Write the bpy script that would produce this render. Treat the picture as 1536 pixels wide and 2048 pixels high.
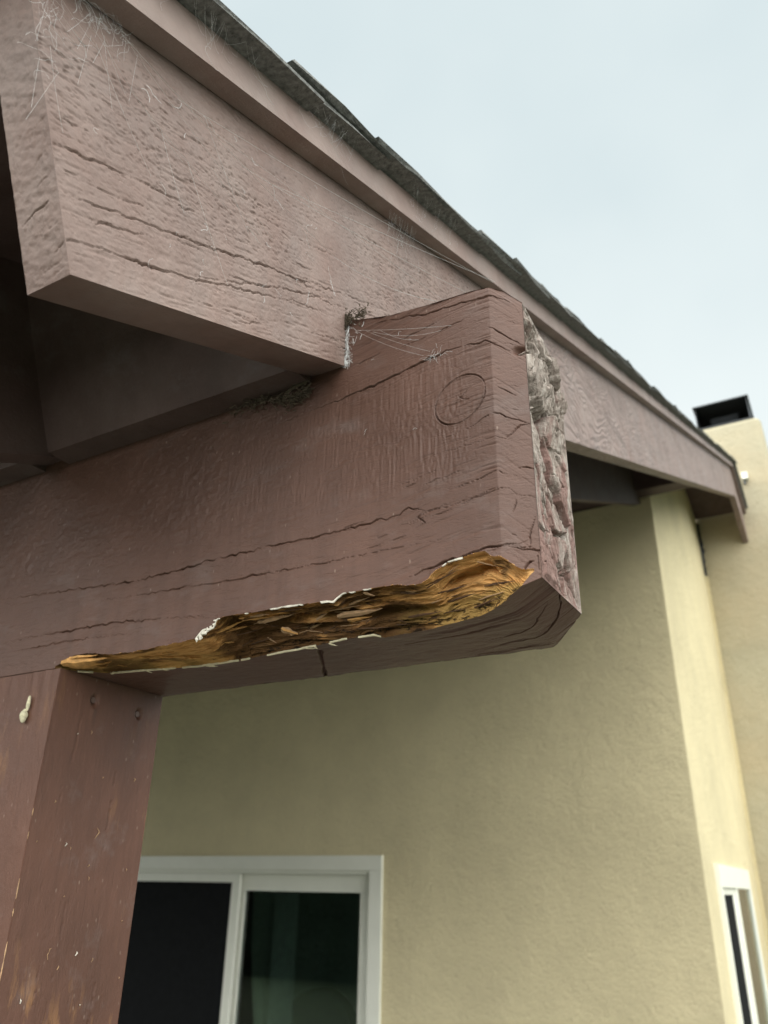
import bpy, bmesh, math, random
import numpy as np
from mathutils import Vector, Matrix

for o in list(bpy.data.objects):
    bpy.data.objects.remove(o)
scene = bpy.context.scene
col = scene.collection
EYE = 1.87                       # lens height above the patio slab; geometry below is given relative to the lens

# ------------------------------------------------------------------ camera
cam_d = bpy.data.cameras.new('camera')
cam = bpy.data.objects.new('camera', cam_d)
col.objects.link(cam)
cam_d.sensor_fit = 'AUTO'
cam_d.sensor_width = 36.0
cam_d.lens = 36.0 * 1583.81 / 2048.0
cam_d.clip_start = 0.02
cam_d.clip_end = 2000
_pitch, _roll, _az = 0.44571302, 0.01943552, -0.52655735
_F = Vector((math.sin(_az) * math.cos(_pitch), math.cos(_az) * math.cos(_pitch), math.sin(_pitch)))
_R0 = Vector((math.cos(_az), -math.sin(_az), 0))
_U0 = _R0.cross(_F)
_R = math.cos(_roll) * _R0 + math.sin(_roll) * _U0
_U = -math.sin(_roll) * _R0 + math.cos(_roll) * _U0
cam.matrix_world = Matrix(((_R.x, _U.x, -_F.x, 0), (_R.y, _U.y, -_F.y, 0), (_R.z, _U.z, -_F.z, EYE), (0, 0, 0, 1)))
cam_d.dof.use_dof = True
cam_d.dof.focus_distance = 0.62
cam_d.dof.aperture_fstop = 9.0
scene.camera = cam

# ------------------------------------------------------------------ sky, sun, exposure
SUN_DIR = Vector((0.38, -0.64, 0.55)).normalized()
world = bpy.data.worlds.new('World')
scene.world = world
world.use_nodes = True
wt = world.node_tree
wt.nodes.clear()
w_out = wt.nodes.new('ShaderNodeOutputWorld')
w_bg = wt.nodes.new('ShaderNodeBackground')
w_bg.inputs['Strength'].default_value = 0.1
w_sky = wt.nodes.new('ShaderNodeTexSky')
w_sky.sky_type = 'NISHITA'
w_sky.sun_disc = False
w_sky.sun_elevation = math.asin(SUN_DIR.z)
w_sky.sun_rotation = math.atan2(SUN_DIR.x, SUN_DIR.y)
w_sky.dust_density = 4.0
w_tc = wt.nodes.new('ShaderNodeTexCoord')
w_noise = wt.nodes.new('ShaderNodeTexNoise')
w_noise.inputs['Scale'].default_value = 1.7
w_noise.inputs['Detail'].default_value = 4
w_noise.inputs['Roughness'].default_value = 0.45
w_ramp = wt.nodes.new('ShaderNodeValToRGB')          # overcast cloud layer
w_ramp.color_ramp.elements[0].position = 0.30
w_ramp.color_ramp.elements[0].color = (3.45, 4.05, 4.2, 1)
w_ramp.color_ramp.elements[1].position = 0.70
w_ramp.color_ramp.elements[1].color = (4.75, 5.15, 5.1, 1)
w_mix = wt.nodes.new('ShaderNodeMix')
w_mix.data_type = 'RGBA'
w_mix.inputs[0].default_value = 0.93
wt.links.new(w_tc.outputs['Generated'], w_noise.inputs['Vector'])
wt.links.new(w_noise.outputs['Fac'], w_ramp.inputs['Fac'])
wt.links.new(w_sky.outputs['Color'], w_mix.inputs[6])
wt.links.new(w_ramp.outputs['Color'], w_mix.inputs[7])
wt.links.new(w_mix.outputs[2], w_bg.inputs['Color'])
wt.links.new(w_bg.outputs['Background'], w_out.inputs['Surface'])

sun_d = bpy.data.lights.new('sun', 'SUN')
sun_d.energy = 4.4
sun_d.angle = math.radians(150)
sun_d.color = (1.0, 0.96, 0.90)
sun = bpy.data.objects.new('sun', sun_d)
col.objects.link(sun)
sun.rotation_euler = (-SUN_DIR).to_track_quat('-Z', 'Y').to_euler()
sun.location = (3, -2, 8)

scene.view_settings.view_transform = 'Standard'
scene.view_settings.look = 'None'
scene.view_settings.exposure = 0.95
scene.view_settings.gamma = 1.0
scene.view_settings.use_curve_mapping = False
scene.render.engine = 'CYCLES'
scene.cycles.use_denoising = True
scene.cycles.max_bounces = 6
scene.cycles.transparent_max_bounces = 12

# ------------------------------------------------------------------ helpers
SL = math.atan(5 / 12)           # roof pitch 5:12
DS = np.array([0, math.cos(SL), math.sin(SL)])
DN = np.array([0, -math.sin(SL), math.cos(SL)])
EX = np.array([1.0, 0, 0])
EYv = np.array([0, 1.0, 0])
EZ = np.array([0, 0, 1.0])
RIDGE = 5.18
rng = np.random.default_rng(7)
random.seed(7)
BASES = {}
_TAB = {}


def vn(x, y, seed):
    t = _TAB.setdefault(seed, np.random.default_rng(1000 + seed).random((256, 256)))
    xi = np.floor(x).astype(int); yi = np.floor(y).astype(int)
    fx = x - xi; fy = y - yi
    fx = fx * fx * (3 - 2 * fx); fy = fy * fy * (3 - 2 * fy)
    a = t[xi & 255, yi & 255]; b = t[(xi + 1) & 255, yi & 255]
    c = t[xi & 255, (yi + 1) & 255]; d = t[(xi + 1) & 255, (yi + 1) & 255]
    return (a * (1 - fx) + b * fx) * (1 - fy) + (c * (1 - fx) + d * fx) * fy


def fbm(x, y, octv=4, seed=0, gain=0.5):
    x = np.asarray(x, float); y = np.asarray(y, float)
    x, y = np.broadcast_arrays(x, y)
    s = 0; a = 1; tot = 0
    for i in range(octv):
        s = s + a * (vn(x * 2 ** i + 17.3 * i, y * 2 ** i + 9.1 * i, seed + i) - 0.5)
        tot += a; a *= gain
    return s / tot * 2


def sst(a, b, x):
    t = np.clip((x - a) / (b - a), 0, 1)
    return t * t * (3 - 2 * t)


def roughen(poly, step=0.004, amp=0.0007, seed=0):
    """resample a polyline and give it small sideways jitter"""
    r = np.random.default_rng(seed + 50)
    out = []
    for (a, b) in zip(poly[:-1], poly[1:]):
        a = np.array(a); b = np.array(b)
        L = np.linalg.norm(b - a); k = max(1, int(L / step))
        nrm = np.array([-(b - a)[1], (b - a)[0]]) / max(L, 1e-9)
        for i in range(k):
            q = a + (b - a) * i / k
            out.append(q + (nrm * r.normal(0, amp) if i else 0))
    out.append(np.array(poly[-1]))
    return np.array(out)


def crack(h, U, V, poly, width, depth, seed=0, taper=True, lip=0.04, amp=0.0007):
    """carve a tapered V groove with slightly raised paint lips into height field h over coordinates U,V"""
    P = roughen(poly, seed=seed, amp=amp)
    n = len(P)
    m = 4 * width
    lo = P.min(0) - m; hi = P.max(0) + m
    box = (U > lo[0]) & (U < hi[0]) & (V > lo[1]) & (V < hi[1])
    if not box.any():
        return h
    u = U[box]; v = V[box]
    D = np.full(u.shape, 9.0); FR = np.zeros(u.shape)
    for i in range(n - 1):
        a, b = P[i], P[i + 1]
        near = (u > min(a[0], b[0]) - m) & (u < max(a[0], b[0]) + m) & (v > min(a[1], b[1]) - m) & (v < max(a[1], b[1]) + m)
        if not near.any():
            continue
        un = u[near]; vv = v[near]
        ab = b - a
        t = np.clip(((un - a[0]) * ab[0] + (vv - a[1]) * ab[1]) / max(ab @ ab, 1e-12), 0, 1)
        d = np.hypot(un - a[0] - t * ab[0], vv - a[1] - t * ab[1])
        cur = D[near]; better = d < cur
        D[near] = np.where(better, d, cur)
        FR[near] = np.where(better, (i + t) / (n - 1), FR[near])
    tp = np.clip(0.15 + 2.6 * np.minimum(FR, 1 - FR), 0, 1) if taper else 1.0
    L = np.linalg.norm(np.diff(P, axis=0), axis=1).sum()
    var = 0.85 + 0.9 * fbm(FR * L * 55, 0 * FR + seed * 1.37, 3, 200)
    w = width * np.clip(tp * var, 0.25, 1.7)
    dd = depth * np.clip(tp * var, 0.15, 1.5)
    w = w * 0.62
    g = np.where(D < w, -1.25 * dd * np.clip(1.6 * (1 - D / w), 0, 1), 0)
    lp = np.where((D >= w) & (D < 3 * w), lip * dd * (1 - (D - w) / (2 * w)), 0)
    h[box] = h[box] + lp + g
    return h


def setp(o, label=None, cat=None, group=None, kind=None):
    if label: o['label'] = label
    if cat: o['category'] = cat
    if group: o['group'] = group
    if kind: o['kind'] = kind
    return o


def thing(name, label, cat, base, group=None, kind=None):
    o = bpy.data.objects.new(name, None)
    o.empty_display_size = 0.1
    col.objects.link(o)
    o.location = (base[0], base[1], base[2] + EYE)
    BASES[o.name] = np.array(base, float)
    return setp(o, label, cat, group, kind)


def holder(name, parent):
    o = bpy.data.objects.new(name, None)
    o.empty_display_size = 0.05
    col.objects.link(o)
    o.parent = parent
    BASES[o.name] = BASES[parent.name]
    return o


class MB:
    """collects vertices / faces (numpy) and builds one mesh object"""

    def __init__(s):
        s.v = []; s.q = []; s.n = 0; s.attr = {}

    def add(s, verts, faces):
        verts = np.asarray(verts, float).reshape(-1, 3)
        s.v.append(verts)
        for f in faces:
            s.q.append(tuple(int(i) + s.n for i in f))
        s.n += len(verts)

    def box(s, x0, x1, y0, y1, z0, z1):
        v = [(x, y, z) for x in (x0, x1) for y in (y0, y1) for z in (z0, z1)]
        s.add(v, [(0, 1, 3, 2), (4, 6, 7, 5), (0, 4, 5, 1), (2, 3, 7, 6), (0, 2, 6, 4), (1, 5, 7, 3)])

    def prism(s, pts, vec):
        """closed polygon pts (3-D) extruded by vec"""
        pts = np.asarray(pts, float); n = len(pts); vec = np.asarray(vec, float)
        v = np.vstack([pts, pts + vec])
        f = [tuple(range(n))[::-1], tuple(range(n, 2 * n))]
        f += [(i, (i + 1) % n, n + (i + 1) % n, n + i) for i in range(n)]
        s.add(v, f)

    def tube(s, pts, rad, k=4):
        pts = np.asarray(pts, float); n = len(pts)
        rad = np.broadcast_to(np.asarray(rad, float), (n,))
        tan = np.gradient(pts, axis=0)
        tan /= np.maximum(np.linalg.norm(tan, axis=1, keepdims=True), 1e-9)
        ref = np.array([0.31, 0.52, 0.79])
        a = np.cross(tan, ref); a /= np.maximum(np.linalg.norm(a, axis=1, keepdims=True), 1e-9)
        b = np.cross(tan, a)
        v = []
        for j in range(k):
            t = 2 * math.pi * j / k
            v.append(pts + (a * math.cos(t) + b * math.sin(t)) * rad[:, None])
        v = np.stack(v, 1).reshape(-1, 3)
        f = []
        for i in range(n - 1):
            for j in range(k):
                f.append((i * k + j, i * k + (j + 1) % k, (i + 1) * k + (j + 1) % k, (i + 1) * k + j))
        f.append(tuple(range(k))[::-1]); f.append(tuple(range((n - 1) * k, n * k)))
        s.add(v, f)

    def build(s, name, material, parent=None, smooth=False):
        base = BASES[parent.name] if parent is not None else np.zeros(3)
        v = np.vstack(s.v) - base
        if parent is None:
            v = v + np.array([0, 0, EYE])
        me = bpy.data.meshes.new(name)
        me.from_pydata(v.tolist(), [], s.q)
        me.validate()
        bm = bmesh.new(); bm.from_mesh(me)
        bmesh.ops.recalc_face_normals(bm, faces=bm.faces)
        bm.to_mesh(me); bm.free()
        me.materials.append(material)
        if smooth:
            me.polygons.foreach_set('use_smooth', np.ones(len(me.polygons), bool))
        o = bpy.data.objects.new(name, me)
        col.objects.link(o)
        if parent is not None:
            o.parent = parent
            BASES[o.name] = base
        return o


def quick_mesh(name, V, Q, material, parent, attrs=None, smooth=True):
    """fast dense quad mesh from numpy arrays; V relative to the lens"""
    base = BASES[parent.name]
    used = np.unique(Q)
    remap = np.full(len(V), -1); remap[used] = np.arange(len(used))
    Vv = (V[used] - base).astype(np.float32); Qq = remap[Q]
    me = bpy.data.meshes.new(name)
    me.vertices.add(len(Vv)); me.vertices.foreach_set('co', Vv.ravel())
    me.loops.add(Qq.size); me.loops.foreach_set('vertex_index', Qq.ravel().astype(np.int32))
    me.polygons.add(len(Qq))
    me.polygons.foreach_set('loop_start', np.arange(0, Qq.size, 4, dtype=np.int32))
    me.polygons.foreach_set('use_smooth', np.full(len(Qq), smooth))
    me.update(calc_edges=True)
    if attrs:
        for k, a in attrs.items():
            at = me.attributes.new(k, 'FLOAT', 'POINT')
            at.data.foreach_set('value', np.asarray(a, np.float32)[used])
    me.materials.append(material)
    o = bpy.data.objects.new(name, me)
    col.objects.link(o)
    o.parent = parent
    BASES[o.name] = base
    return o


def gridq(nu, nv, flip=False, off=0):
    i, j = np.meshgrid(np.arange(nu - 1), np.arange(nv - 1), indexing='ij')
    a = (i * nv + j).ravel(); b = a + nv
    q = np.stack([a, b, b + 1, a + 1], 1)
    if flip:
        q = q[:, ::-1]
    return q + off


# ------------------------------------------------------------------ materials
def newmat(name):
    m = bpy.data.materials.new(name)
    m.use_nodes = True
    nt = m.node_tree
    b = nt.nodes['Principled BSDF']
    return m, nt, b


def nd(nt, typ, ins=None, **props):
    n = nt.nodes.new('ShaderNode' + typ)
    for k, v in props.items():
        setattr(n, k, v)
    for k, v in (ins or {}).items():
        s = n.inputs[k]
        if isinstance(v, bpy.types.NodeSocket):
            nt.links.new(v, s)
        else:
            s.default_value = v
    return n


def coords(nt, scale=(1, 1, 1), rot=(0, 0, 0)):
    tc = nd(nt, 'TexCoord')
    return nd(nt, 'Mapping', {'Vector': tc.outputs['Object'], 'Scale': scale, 'Rotation': rot}).outputs[0]


def noise(nt, vec, scale, detail=4, rough=0.55, dist=0.0):
    return nd(nt, 'TexNoise', {'Vector': vec, 'Scale': scale, 'Detail': detail, 'Roughness': rough, 'Distortion': dist}).outputs['Fac']


def ramp(nt, fac, stops):
    r = nd(nt, 'ValToRGB', {'Fac': fac})
    e = r.color_ramp.elements
    while len(e) < len(stops):
        e.new(0.5)
    for el, (p, c) in zip(e, stops):
        el.position = p
        el.color = (c[0], c[1], c[2], 1) if not isinstance(c, (int, float)) else (c, c, c, 1)
    return r.outputs['Color']


def mixc(nt, fac, a, b, mode='MIX'):
    n = nd(nt, 'Mix', data_type='RGBA', blend_type=mode)
    for k, v in ((0, fac), (6, a), (7, b)):
        if isinstance(v, bpy.types.NodeSocket):
            nt.links.new(v, n.inputs[k])
        elif k == 0:
            n.inputs[k].default_value = v
        else:
            n.inputs[k].default_value = (v[0], v[1], v[2], 1)
    return n.outputs[2]


def mth(nt, op, a, b=0.0):
    n = nd(nt, 'Math', operation=op)
    for k, v in ((0, a), (1, b)):
        if isinstance(v, bpy.types.NodeSocket):
            nt.links.new(v, n.inputs[k])
        else:
            n.inputs[k].default_value = v
    return n.outputs[0]


def bump(nt, b, height, strength=0.3, dist=0.001):
    n = nd(nt, 'Bump', {'Height': height, 'Strength': strength, 'Distance': dist})
    nt.links.new(n.outputs[0], b.inputs['Normal'])


def paint_mat(name, c, rough=0.5, specks=0.0, stain=None, dust=0.0, grain=(1, 1, 1), dust_c=(0.34, 0.29, 0.262)):
    """aged brown exterior paint: mottling, brush grain, pale specks, optional stains and settled dust"""
    m, nt, b = newmat(name)
    v = coords(nt)
    vs = coords(nt, grain)
    n1 = noise(nt, v, 9, 5, 0.6)
    c0 = [x * 0.80 for x in c]; c1 = [min(1, x * 1.18) for x in c]
    colr = ramp(nt, n1, [(0.3, c0), (0.72, c1)])
    drip = ramp(nt, noise(nt, coords(nt, (1, 1, 0.07)), 55, 4, 0.6), [(0.46, 0), (0.70, 1)])
    colr = mixc(nt, mth(nt, 'MULTIPLY', mth(nt, 'MULTIPLY', drip, ramp(nt, noise(nt, v, 5, 3, 0.5), [(0.40, 0), (0.62, 1)])), 0.40), colr, [x * 0.58 for x in c])
    fade = ramp(nt, noise(nt, coords(nt, (0.5, 1, 1)), 21, 5, 0.7), [(0.56, 0), (0.74, 1)])
    colr = mixc(nt, mth(nt, 'MULTIPLY', fade, 0.28), colr, [0.45 * x + 0.16 for x in c])
    n2 = noise(nt, vs, 240, 3, 0.6)
    colr = mixc(nt, mth(nt, 'MULTIPLY', ramp(nt, n2, [(0.45, 0), (0.75, 1)]), 0.22), colr, [x * 0.6 for x in c])
    if stain:
        sm = ramp(nt, noise(nt, vs, 60, 5, 0.7), [(0.53, 0), (0.62, 1)])
        sl = ramp(nt, noise(nt, v, 7, 3, 0.5), [(0.46, 0), (0.62, 1)])
        colr = mixc(nt, mth(nt, 'MULTIPLY', mth(nt, 'MULTIPLY', sm, sl), 0.5), colr, stain)
    if dust > 0:
        dm = ramp(nt, noise(nt, v, 14, 6, 0.65), [(0.35, 0), (0.75, 1)])
        colr = mixc(nt, mth(nt, 'MULTIPLY', dm, dust), colr, dust_c)
    if specks > 0:
        vo = nd(nt, 'TexVoronoi', {'Vector': coords(nt, (1, 1, 0.45)), 'Scale': 130.0, 'Randomness': 1.0})
        near = ramp(nt, vo.outputs['Distance'], [(0.05, 1), (0.13, 0)])
        pick = ramp(nt, nd(nt, 'SeparateColor', {'Color': vo.outputs['Color']}).outputs[0], [(0.70, 0), (0.72, 1)])
        colr = mixc(nt, mth(nt, 'MULTIPLY', mth(nt, 'MULTIPLY', near, pick), specks), colr, (0.55, 0.44, 0.36))
    nt.links.new(colr, b.inputs['Base Color'])
    rr = nd(nt, 'MapRange', {'Value': n1, 'To Min': rough - 0.10, 'To Max': rough + 0.15})
    nt.links.new(rr.outputs[0], b.inputs['Roughness'])
    b.inputs['Specular IOR Level'].default_value = 0.36
    hsum = mth(nt, 'ADD', mth(nt, 'MULTIPLY', n2, 1.0), noise(nt, v, 380, 4, 0.7))
    hsum = mth(nt, 'ADD', hsum, mth(nt, 'MULTIPLY', ramp(nt, noise(nt, vs, 130, 4, 0.7), [(0.52, 0), (0.60, 1)]), -0.5))
    bump(nt, b, hsum, 0.42, 0.0008)
    return m


BROWN = (0.113, 0.060, 0.044)
M = {}
M['beam'] = paint_mat('brown_beam_paint', BROWN, 0.46, 0.25, grain=(0.25, 1, 1))
M['post'] = paint_mat('brown_post_paint', (0.118, 0.057, 0.039), 0.50, 0.20, stain=(0.42, 0.22, 0.09), grain=(1, 1, 0.2))
M['barge'] = paint_mat('dusty_hazed_paint', (0.190, 0.126, 0.105), 0.52, 0.08, dust=0.36, grain=(1, 0.25, 0.4))  # paler than the beam brown: dust, fading and lens haze in the colour
M['shade'] = paint_mat('shaded_brown_paint', (0.085, 0.055, 0.048), 0.6, 0.05, dust=0.12)  # brown darkened to put the shade under the roof into the colour
M['trim'] = paint_mat('trim_paint', (0.245, 0.175, 0.152), 0.5, 0.1, dust=0.6, grain=(1, 0.2, 0.5))


def simple(name, c, rough=0.6, metal=0.0, nscale=30, var=0.15, bscale=0, bdist=0.001, bstr=0.3):
    m, nt, b = newmat(name)
    v = coords(nt)
    n1 = noise(nt, v, nscale, 4, 0.6)
    colr = ramp(nt, n1, [(0.3, [x * (1 - var) for x in c]), (0.7, [min(1, x * (1 + var)) for x in c])])
    nt.links.new(colr, b.inputs['Base Color'])
    b.inputs['Roughness'].default_value = rough
    b.inputs['Metallic'].default_value = metal
    if bscale:
        bump(nt, b, noise(nt, v, bscale, 4, 0.6), bstr, bdist)
    return m


def stucco_mat(name, c, warm=0.0):
    m, nt, b = newmat(name)
    v = coords(nt)
    n1 = noise(nt, v, 2.2, 5, 0.6)
    n2 = noise(nt, v, 40, 4, 0.65)
    colr = ramp(nt, n1, [(0.3, [x * 0.88 for x in c]), (0.7, [min(1, x * 1.06) for x in c])])
    colr = mixc(nt, mth(nt, 'MULTIPLY', ramp(nt, n2, [(0.4, 0), (0.7, 1)]), 0.12), colr, [x * 0.72 for x in c])
    run = ramp(nt, noise(nt, coords(nt, (1, 1, 0.06)), 9, 4, 0.6), [(0.52, 0), (0.75, 1)])
    colr = mixc(nt, mth(nt, 'MULTIPLY', run, 0.08), colr, [x * 0.66 for x in c])
    if warm:
        wm = ramp(nt, noise(nt, v, 1.3, 4, 0.6), [(0.42, 0), (0.65, 1)])
        colr = mixc(nt, mth(nt, 'MULTIPLY', wm, warm), colr, (0.62, 0.42, 0.22))
    nt.links.new(colr, b.inputs['Base Color'])
    b.inputs['Roughness'].default_value = 0.9
    b.inputs['Specular IOR Level'].default_value = 0.2
    vo = nd(nt, 'TexVoronoi', {'Vector': v, 'Scale': 75.0}, feature='SMOOTH_F1')
    h = mth(nt, 'ADD', mth(nt, 'MULTIPLY', noise(nt, v, 140, 5, 0.75, 0.6), 1.25), mth(nt, 'MULTIPLY', vo.outputs['Distance'], -0.6))
    h = mth(nt, 'ADD', h, mth(nt, 'MULTIPLY', noise(nt, v, 26, 3, 0.5), 1.1))
    h = mth(nt, 'ADD', h, mth(nt, 'MULTIPLY', noise(nt, v, 6, 2, 0.5, 0.5), 2.0))
    bump(nt, b, h, 0.85, 0.007)
    return m


STUC = (0.745, 0.665, 0.43)
M['stucco'] = stucco_mat('cream_stucco', STUC)
M['chimney'] = stucco_mat('chimney_stucco', (0.49, 0.455, 0.33), 0.18)
M['vinyl'] = simple('white_vinyl', (0.80, 0.82, 0.74), 0.35, nscale=8, var=0.03)
M['dark_metal'] = simple('dark_metal', (0.035, 0.04, 0.045), 0.5, 0.6)
M['mesh_metal'] = simple('spark_screen', (0.10, 0.11, 0.12), 0.5, 0.5)
M['interior'] = simple('interior_wall', (0.55, 0.56, 0.54), 0.9, nscale=3)
M['chair'] = simple('black_upholstery', (0.012, 0.013, 0.015), 0.6, bscale=300, bdist=0.0005)
M['curtain'] = simple('grey_curtain', (0.5, 0.49, 0.5), 0.9)
M['screen'] = simple('insect_screen', (0.010, 0.011, 0.012), 0.9)
M['screen'].node_tree.nodes['Principled BSDF'].inputs['Specular IOR Level'].default_value = 0.1
M['shingle'] = simple('asphalt_shingle', (0.17, 0.175, 0.168), 0.95, nscale=160, var=0.5, bscale=500, bdist=0.002, bstr=0.8)
M['primer'] = simple('cream_primer', (0.66, 0.60, 0.42), 0.8, nscale=220, var=0.2, bscale=600, bdist=0.0006)
M['flake'] = simple('white_paint_flake', (0.72, 0.69, 0.60), 0.75, nscale=300, var=0.2)
M['web'] = simple('spider_silk', (0.72, 0.75, 0.76), 0.6, nscale=50, var=0.1)
M['debris'] = simple('plant_debris', (0.07, 0.055, 0.035), 0.9, nscale=200, var=0.4)
M['cocoon'] = simple('pale_cocoon', (0.55, 0.52, 0.36), 0.8, nscale=300, var=0.35, bscale=700, bdist=0.0006)
M['splinter'] = simple('splintered_wood', (0.50, 0.27, 0.085), 0.75, nscale=150, var=0.35, bscale=400, bdist=0.0008)
M['pale_splinter'] = simple('pale_splinter', (0.42, 0.27, 0.15), 0.8, nscale=150, var=0.3)
M['slab'] = simple('patio_concrete', (0.14, 0.133, 0.12), 0.9, nscale=4, var=0.12, bscale=80, bdist=0.002)
M['lawn'] = simple('lawn', (0.035, 0.05, 0.02), 0.95, nscale=3, var=0.4, bscale=60, bdist=0.02)
M['nail'] = simple('painted_nail', (0.13, 0.08, 0.065), 0.5)


def glass_mat():
    m, nt, b = newmat('window_glass')
    nt.nodes.remove(b)
    out = nt.nodes['Material Output']
    tr = nd(nt, 'BsdfTransparent', {'Color': (0.62, 0.72, 0.68, 1)})
    gl = nd(nt, 'BsdfGlossy', {'Color': (1, 1, 1, 1), 'Roughness': 0.004})
    fr = nd(nt, 'Fresnel', {'IOR': 1.62})
    mx = nd(nt, 'MixShader', {0: fr.outputs[0], 1: tr.outputs[0], 2: gl.outputs[0]})
    nt.links.new(mx.outputs[0], out.inputs['Surface'])
    return m


M['glass'] = glass_mat()


def rot_mat():
    """decayed timber laid bare: orange-brown fibre, dark decayed pockets, olive mould, black frass"""
    m, nt, b = newmat('rotten_wood')
    v = coords(nt)
    vs = coords(nt, (0.10, 1, 1))
    vm = coords(nt, (0.35, 1, 1))
    fib = noise(nt, vs, 300, 6, 0.75, 0.5)
    n1 = noise(nt, vm, 38, 5, 0.6, 0.8)
    colr = ramp(nt, fib, [(0.3, (0.20, 0.095, 0.035)), (0.48, (0.54, 0.275, 0.095)), (0.68, (0.78, 0.48, 0.20))])
    fresh = nd(nt, 'Attribute', attribute_name='fresh').outputs['Fac']
    colr = mixc(nt, mth(nt, 'MULTIPLY', fresh, 0.40), colr, (0.74, 0.44, 0.17))
    decay = nd(nt, 'Attribute', attribute_name='decay').outputs['Fac']
    dk = ramp(nt, mth(nt, 'ADD', n1, mth(nt, 'MULTIPLY', decay, 0.24)), [(0.55, 0), (0.68, 1)])
    colr = mixc(nt, mth(nt, 'MULTIPLY', dk, 0.9), colr, (0.085, 0.045, 0.022))
    mould = nd(nt, 'Attribute', attribute_name='mould').outputs['Fac']
    ml = ramp(nt, mth(nt, 'ADD', noise(nt, vm, 55, 4, 0.6, 0.5), mth(nt, 'MULTIPLY', mould, 0.30)), [(0.58, 0), (0.74, 1)])
    colr = mixc(nt, mth(nt, 'MULTIPLY', ml, mth(nt, 'MULTIPLY', mould, 0.7)), colr, (0.36, 0.245, 0.08))
    frass = nd(nt, 'Attribute', attribute_name='frass').outputs['Fac']
    fr = ramp(nt, mth(nt, 'ADD', noise(nt, vm, 230, 5, 0.75), mth(nt, 'MULTIPLY', frass, 0.16)), [(0.66, 0), (0.74, 1)])
    colr = mixc(nt, mth(nt, 'MULTIPLY', fr, 0.92), colr, (0.022, 0.016, 0.012))
    nt.links.new(colr, b.inputs['Base Color'])
    b.inputs['Roughness'].default_value = 0.95
    b.inputs['Specular IOR Level'].default_value = 0.08
    bump(nt, b, mth(nt, 'ADD', fib, mth(nt, 'MULTIPLY', noise(nt, v, 500, 3, 0.6), 0.5)), 0.7, 0.0015)
    return m


M['rot'] = rot_mat()


def endgrain_mat():
    m, nt, b = newmat('weathered_end_grain')
    v = coords(nt)
    vs = coords(nt, (1, 1, 0.22), (math.radians(-24), 0, 0))
    fib = noise(nt, vs, 330, 5, 0.65, 0.3)
    colr = ramp(nt, fib, [(0.28, (0.10, 0.078, 0.064)), (0.5, (0.28, 0.242, 0.212)), (0.78, (0.50, 0.465, 0.425))])
    pm = nd(nt, 'Attribute', attribute_name='paint').outputs['Fac']
    pk = ramp(nt, mth(nt, 'ADD', noise(nt, vs, 70, 4, 0.65), pm), [(0.62, 0), (0.78, 1)])
    colr = mixc(nt, mth(nt, 'MULTIPLY', pk, 0.8), colr, (0.19, 0.105, 0.09))
    nt.links.new(colr, b.inputs['Base Color'])
    b.inputs['Roughness'].default_value = 0.85
    b.inputs['Specular IOR Level'].default_value = 0.3
    bump(nt, b, mth(nt, 'ADD', fib, mth(nt, 'MULTIPLY', noise(nt, v, 600, 2, 0.6), 0.4)), 0.9, 0.0016)
    return m


M['endgrain'] = endgrain_mat()


def plybarge_mat():
    """faded barge paint, lens haze put into its colour, over swirling open grain"""
    m = paint_mat('swirl_grain_paint', (0.225, 0.160, 0.140), 0.5, 0.08, dust=0.50, grain=(1, 0.25, 0.4))
    nt = m.node_tree
    b = nt.nodes['Principled BSDF']
    v = coords(nt, (1, 0.5, 1), (-SL, 0, 0))
    n1 = noise(nt, v, 7.0, 3, 0.5, 0.6)
    ring = mth(nt, 'SINE', mth(nt, 'MULTIPLY', n1, 170.0))
    bump(nt, b, mth(nt, 'ADD', mth(nt, 'MULTIPLY', ring, 0.5), noise(nt, v, 300, 3, 0.6)), 0.9, 0.003)
    return m


M['swirl'] = plybarge_mat()

# ------------------------------------------------------------------ ground
mb = MB(); mb.add([(-150, -150, -1.874), (150, -150, -1.874), (150, 150, -1.874), (-150, 150, -1.874)], [(0, 1, 2, 3)])
setp(mb.build('lawn', M['lawn']), kind='structure')
mb = MB(); mb.box(-7, 1.6, -1.6, 3.86, -1.95, -1.868)
setp(mb.build('patio_slab', M['slab']), kind='structure')

hedge = thing('garden_hedge', 'dark green clipped hedge across the lawn, seen only mirrored in the glass', 'hedge', (-3, -9.5, -1.87))
mb = MB(); hr = np.random.default_rng(21)
for q in range(24000):
    c = np.array([hr.uniform(-14, 8), -9.5 + hr.normal(0, 0.28), hr.uniform(-1.85, 0.62 + 0.15 * math.sin(q * 0.37))])
    a = hr.normal(0, 1, 3); a /= np.linalg.norm(a); b = np.cross(a, hr.normal(0, 1, 3)); b /= np.linalg.norm(b)
    mb.add([c - a * 0.05, c - b * 0.03, c + a * 0.05, c + b * 0.03], [(0, 1, 2, 3)])
mb.build('foliage', simple('hedge_leaf', (0.020, 0.030, 0.017), 0.95, nscale=2, var=0.3), hedge)['kind'] = 'stuff'
mb = MB(); mb.box(-14, 8, -9.75, -9.35, -1.86, 0.55); mb.build('core', bpy.data.materials['hedge_leaf'], hedge)  # solid box added inside the leaves to block bright gaps in the reflection
for q in range(12):
    mb = MB(); x = -13 + q * 1.8
    mb.tube([(x, -9.5, -1.87), (x + 0.05, -9.48, -1.0), (x - 0.03, -9.5, 0.3)], [0.05, 0.04, 0.015], 6)
    mb.build('stem', simple('hedge_stem', (0.08, 0.06, 0.04), 0.9) if q == 0 else bpy.data.materials['hedge_stem'], hedge)

# ------------------------------------------------------------------ house: walls, sliding door, side window
XW, YW = -0.65, 3.87
house = thing('house', 'cream stucco house wall with white sliding door and narrow side window', 'house', (-2.5, YW, -1.87))


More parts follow.
